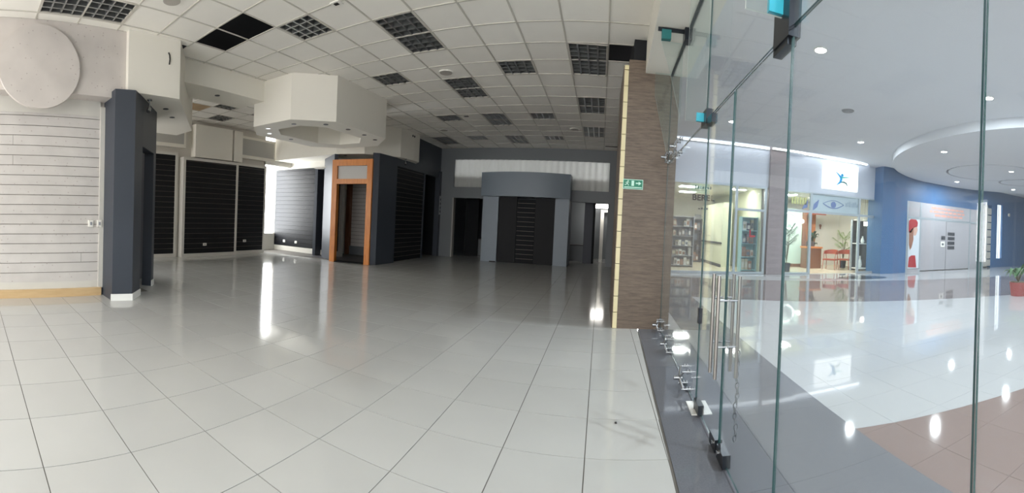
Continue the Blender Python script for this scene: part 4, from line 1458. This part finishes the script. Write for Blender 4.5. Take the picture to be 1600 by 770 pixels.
t = thing('reception_desk', (8.9, 15.2, 0), 'brown wooden reception desk with edge glow painted orange on top', 'desk')
box('body', M['desk'], 8.5, 9.25, 15.0, 15.5, 0, .88, t)
box('top', mat('desk_top_orange', rgb(220, 140, 80), .4), 8.46, 9.29, 14.96, 15.54, .88, .95, t)  # edge glow put into the orange colour; the top emits nothing
box('monitor', M['darkframe'], 8.6, 9.0, 15.2, 15.24, .95, 1.18, t)
tag(MB().cyl((10.35, 16.99, 1.95), (10.35, 16.97, 1.95), .07, .07, 16).box(10.32, 10.38, 16.96, 16.99, 1.78, 1.9).build('wall_ornament', M['hair']), 'small brown ornament on the white reception wall', 'ornament')


def chair(x, y, rz, label):
    t = thing('armchair', (0, 0, 0), label, 'chair', 'terracotta chairs in the reception')
    MB().box(-.28, .28, -.26, .26, .40, .46).build('seat', M['terracotta'], t, bevel=.02)
    a = [(.31 * math.sin(th), .30 * math.cos(th)) for th in [(-2.0 + 4.0 * i / 14) for i in range(15)]]
    b = [(x_ * .88, y_ * .88) for x_, y_ in a]
    mb = MB()
    for i in range(14):
        hi = .76 + .10 * math.cos((-2.0 + 4.0 * i / 14) * .8)
        mb.prism([a[i], a[i + 1], b[i + 1], b[i]], .66, hi)
    mb.build('backrest', M['terracotta'], t)
    for sx in (-1, 1):
        for sy in (-1, 1):
            MB().cyl((sx * .25, sy * .22, .40), (sx * .28, sy * .25, 0), .016, .013, 8).build('leg', M['terracotta'], t)
            MB().cyl((sx * .25, sy * .18, .46), (sx * .27, sy * .16, .68), .013, .013, 8).build('arm_post', M['terracotta'], t)
    t.location = (x, y, .006)
    t.rotation_euler = (0, 0, rz)
    return t


chair(9.42, 14.5, -.9, 'terracotta barrel armchair in the reception nearer the desk')
chair(10.18, 14.55, -.9, 'terracotta barrel armchair in the reception nearer the display cabinet')


def leafblade(mb, base, tip, w, droop=.15, n=6):
    """arched, folded leaf of real thickness"""
    base, tip = Vector(base), Vector(tip)
    d = tip - base
    side = d.cross(Vector((0, 0, 1)))
    side = side.normalized() if side.length > 1e-4 else Vector((1, 0, 0))
    C, Lf, Rt = [], [], []
    for i in range(n + 1):
        s = i / n
        p = base + d * s + Vector((0, 0, 1)) * (droop * 4 * s * (1 - s) - droop * s * s)
        ww = w * math.sin(PI * min(1, .08 + s * .95)) / 2
        C.append(p)
        Lf.append(p + side * ww + Vector((0, 0, ww * .35)))
        Rt.append(p - side * ww + Vector((0, 0, ww * .35)))
    k = len(mb.v)
    vs = [tuple(v) for v in C + Lf + Rt]
    fs = []
    m = n + 1
    for i in range(n):
        fs += [(i, i + 1, m + i + 1, m + i), (i + 1, i, 2 * m + i, 2 * m + i + 1)]
    mb.add(vs, fs)


def plant(x, y, h, nleaf, label, leafm, potm, pr=.16, ph=.32, seed=1, spread=.55, lw=.12, pinnate=True, z0=.006, ball=False):
    rnd = random.Random(seed)
    t = thing('potted_plant', (x, y, z0), label, 'plant')
    MB().cyl((x, y, z0), (x, y, z0 + ph), pr * .8, pr, 20).build('pot', potm, t, smooth=True)
    MB().cyl((x, y, z0 + ph), (x, y, z0 + ph + .01), pr * .9, pr * .9, 20).build('soil', M['trunk'], t)
    for i in range(nleaf):
        a = 2 * PI * i / nleaf * 1.9 + rnd.uniform(-.3, .3)
        hh = z0 + ph + (h - ph) * rnd.uniform(.45, 1)
        r = spread * rnd.uniform(.5, 1)
        base = Vector((x, y, z0 + ph))
        mid = Vector((x + .25 * r * math.cos(a), y + .25 * r * math.sin(a), z0 + ph + (hh - ph) * .75))
        tip = Vector((x + r * math.cos(a), y + r * math.sin(a), hh))
        st = MB().cyl(base, mid, .009, .006, 6).build('stem', M['trunk'], t)
        if pinnate:
            mb = MB()
            for s in range(7):
                f = s / 6
                p = mid.lerp(tip, f)
                for sd_ in (-1, 1):
                    aa = a + sd_ * (1.1 - .6 * f)
                    ln = .26 * (1 - .45 * f)
                    leafblade(mb, p, p + Vector((ln * math.cos(aa), ln * math.sin(aa), .02)), lw * .35, .05, 4)
            mb.build('leaf', leafm, st)
        else:
            mb = MB()
            leafblade(mb, mid, tip, lw, .1, 6)
            mb.build('leaf', leafm, st)
    return t


plant(6.98, 13.85, 1.85, 13, 'tall dark palm just inside the reception glass beside the stone pillar', M['leafdark'], M['potdark'], seed=2, spread=.55)
plant(9.35, 15.9, 1.7, 14, 'dense dark plant in a navy pot beside the reception desk', M['leafdark'], M['potdark'], .2, .55, 3, .35, .14, False)
plant(10.62, 15.3, 1.75, 11, 'light green palm beside the display cabinet in the reception', M['leaf2'], M['potdark'], seed=5, spread=.6)
plant(9.3, 5.4, .82, 16, 'leafy plant in a red pot standing on the mall floor', M['leaf'], M['potred'], .24, .36, 9, .5, .16, False, z0=.001)
# display cabinet
t = thing('display_cabinet', (10.3, 13.3, 0), 'slim dark display cabinet with lit shelves by the blue column', 'cabinet')
box('back', M['darkframe'], 10.15, 10.70, 14.0, 14.05, .02, 2.2, t)
box('side', M['darkframe'], 10.70, 10.78, 13.3, 14.05, .02, 2.2, t)
box('side', M['alu'], 10.10, 10.15, 13.95, 14.05, .02, 2.2, t)
for z in (.1, 1.15, 2.15):
    box('shelf', M['plastic'], 10.15, 10.70, 13.5, 14.0, z, z + .04, t)
for i, (x, z, hgt) in enumerate(((10.4, .14, .5), (10.5, 1.19, .3))):
    v = thing('vase', (x, 13.7, z), ['tall pale vase low in the display cabinet', 'short pale vase on the middle shelf of the display cabinet'][i], 'vase')
    prof = [(.05, 0), (.09, .25), (.07, .55), (.03, .8), (.045, 1)]
    mb = MB()
    for a, b in zip(prof[:-1], prof[1:]):
        mb.cyl((x, 13.7, z + a[1] * hgt), (x, 13.7, z + b[1] * hgt), a[0], b[0], 16, caps=False)
    mb.build('body', M['skirting'], v, smooth=True)
    MB().ring((x, 13.7, z + hgt), .045, .006, seg=18).build('rim', M['greyshelf'], v)
for i, x in enumerate((10.35, 10.45)):
    t = thing('pendant_lamp', (x, 14.6, 2.2), 'small glowing pendant by the display cabinet, nearer the %s' % ('chairs' if i == 0 else 'blue column'), 'pendant lamp', 'reception pendants')
    MB().cyl((x, 13.4, 3.06), (x, 13.4, 2.1), .006, .006, 6).build('cord', M['darkframe'], t)
    MB().cyl((x, 13.4, 2.1), (x, 13.4, 1.93), .04, .04, 14).build('shade', MATS['globe_glow'], t)

# --- blue column and blue shop front
bc_ = struct(MB().box(10.42, 11.3, 12.35, 13.3, 0, MZ).build('column_blue', M['blue']), 'broad blue painted column in the mall', 'column')
MB().box(11.3, 11.83, 12.38, 13.3, 0, MZ).build('side_face', M['bluedark'], bc_)
wbl = struct(MB().box(11.83, 17.2, 12.75, 13.0, 3.13, MZ).build('wall_blue', M['bluedark']), 'blue mall wall around the closed white shop front', 'wall')
MB().box(17.2, 19.35, 12.75, 13.0, 3.5, MZ).build('wall_panel', M['bluedark'], wbl)
MB().box(19.9, 27, 12.75, 13.0, 0, MZ).build('wall_panel', M['bluedark'], wbl)
MB().box(17.2, 17.9, 12.75, 13.0, 3.13, 3.5).build('wall_panel', M['bluedark'], wbl)
MB().box(19.35, 19.9, 12.75, 13.0, 3.62, MZ).build('wall_panel', M['bluedark'], wbl)
MB().box(19.35, 19.9, 12.75, 13.0, 0, .5).build('wall_panel', M['bluedark'], wbl)
MB().box(18.75, 19.35, 12.75, 13.0, 0, 3.5).build('wall_panel', M['bluedark'], wbl)
t = thing('light_slot', (19.6, 12.8, 2), 'tall narrow white lit slot in the blue wall', 'light slot')
box('diffuser', mat('slot_glow', (1, 1, 1, 1), .5, emit=(.9, .97, 1, 1), estr=.9), 19.36, 19.89, 12.86, 12.9, .5, 3.62, t)
box('rib', M['alu'], 19.62, 19.65, 12.83, 12.86, .5, 3.62, t)
t = thing('wall_box', (20.6, 12.73, 3.1), 'tiny white square box on the blue wall', 'wall box')
box('case', M['plastic'], 20.52, 20.68, 12.70, 12.75, 3.02, 3.18, t)
box('eye', M['darkhole'], 20.57, 20.63, 12.69, 12.70, 3.07, 3.13, t)
g3 = thing('storefront', (15, 12.7, 0), 'closed white panelled shop front set in the blue wall', 'shop front')
box('frame_post', M['alu'], 11.9, 12.28, 12.742, 12.8, 0, 3.13, g3)
for x in (13.05, 16.75, 18.0):
    box('frame_post', M['alu'], x - .05, x + .05, 12.742, 12.8, 0, 3.13, g3)
for x0, x1 in ((12.28, 13.0), (13.1, 16.7), (16.8, 17.95)):
    box('transom_rail', M['alu'], x0, x1, 12.742, 12.8, 2.36, 2.46, g3)
    box('panel', M['shutter'], x0, x1, 12.75, 12.78, 2.46, 3.13, g3)
box('panel', M['shutter'], 16.8, 17.95, 12.75, 12.78, 0, 2.36, g3)
box('sill', M['shutter'], 12.28, 13.0, 12.742, 12.8, 0, .12, g3)
for x0, x1 in ((13.1, 14.84), (14.88, 16.7)):
    box('door_panel', M['shutter'], x0, x1, 12.745, 12.78, .03, 2.36, g3)
for k in range(8):
    box('louvre', M['frosted'], 18.06, 18.74, 12.745, 12.78, .1 + k * .41, .46 + k * .41, g3)
for i, (z, a, b) in enumerate(((2.95, 13.75, 16.2), (2.78, 13.65, 16.25), (2.61, 14.0, 16.1))):
    x = a
    rnd = random.Random(i)
    while x < b:
        w = rnd.uniform(.14, .4)
        box('letter_mark', M['salmon'], x, min(x + w, b), 12.744, 12.7499, z - .05, z + .05, g3)
        x += w + .07
t = thing('poster', (12.6, 12.72, 1.2), 'tall pale poster of a woman in a red hat by the white shop front', 'poster')
box('sheet', M['poster'], 12.29, 12.99, 12.734, 12.7415, .14, 2.35, t)
P3 = lambda pts: [(x, 12.729, z) for x, z in pts]
MB().extr(P3([(12.30, 1.75), (12.30, 2.25), (12.42, 2.34), (12.75, 2.33), (12.86, 2.2), (12.84, 2.02), (12.6, 1.95), (12.45, 1.72)]), (0, .005, 0)).build('hat_print', M['red'], t)
MB().extr(P3([(12.62, 1.62), (12.58, 1.97), (12.82, 2.02), (12.86, 1.86), (12.80, 1.7), (12.72, 1.6)]), (0, .004, 0)).build('face_print', M['skin'], t)
MB().extr(P3([(12.34, 1.2), (12.32, 1.75), (12.46, 1.9), (12.60, 1.93), (12.60, 1.6), (12.62, 1.42), (12.52, 1.1), (12.42, .95)]), (0, .004, 0)).build('hair_print', M['hair'], t)
MB().extr(P3([(12.33, .20), (12.36, .62), (12.5, .72), (12.76, .72), (12.85, .18)]), (0, .004, 0)).build('bag_print', M['red'], t)
for i in range(4):
    t = thing('door_notice', (15.2, 12.73, 1.2 + i * .18), 'dark notice on the white door, %s of the column of four' % ['lowest', 'second from below', 'second from above', 'topmost'][i], 'notice', 'dark notices on the white shop door')
    z = 1.36 + (i - 2) * .225 + .1
    box('sheet', M['notice'], 14.98, 15.5, 12.728, 12.74, z, z + .155, t)
    box('print', M['text_grey'], 15.03, 15.45, 12.725, 12.728, z + .07, z + .085, t)
t = thing('door_notice', (14.65, 12.73, 1.5), 'small dark notice above a white one beside the door seam', 'notice')
box('sheet', M['notice'], 14.5, 14.78, 12.728, 12.74, 1.47, 1.65, t)
box('print', M['text_grey'], 14.53, 14.75, 12.725, 12.728, 1.56, 1.575, t)
t = thing('door_notice', (14.65, 12.73, 1.25), 'small white notice with dark mark beside the door seam', 'notice')
box('sheet', M['plastic'], 14.46, 14.76, 12.728, 12.74, 1.12, 1.38, t)
box('print', M['text_grey'], 14.55, 14.68, 12.725, 12.728, 1.2, 1.3, t)
struct(box('mall_rear_light_block', M['mceil'], 11.7, 27.0, 13.3, 13.4, 0, 4.9), 'plain added wall blocking outside light behind the closed white shop front', 'wall')  # added backing that stops the bright world showing through the louvre gaps
# small dark fleck on the floor
tag(MB().cyl((.17, 2.83, 0.0), (.18, 2.83, .006), .009, .007, 8).build('floor_fleck', M['darkhole']), 'tiny black fleck lying on a white floor tile', 'debris')
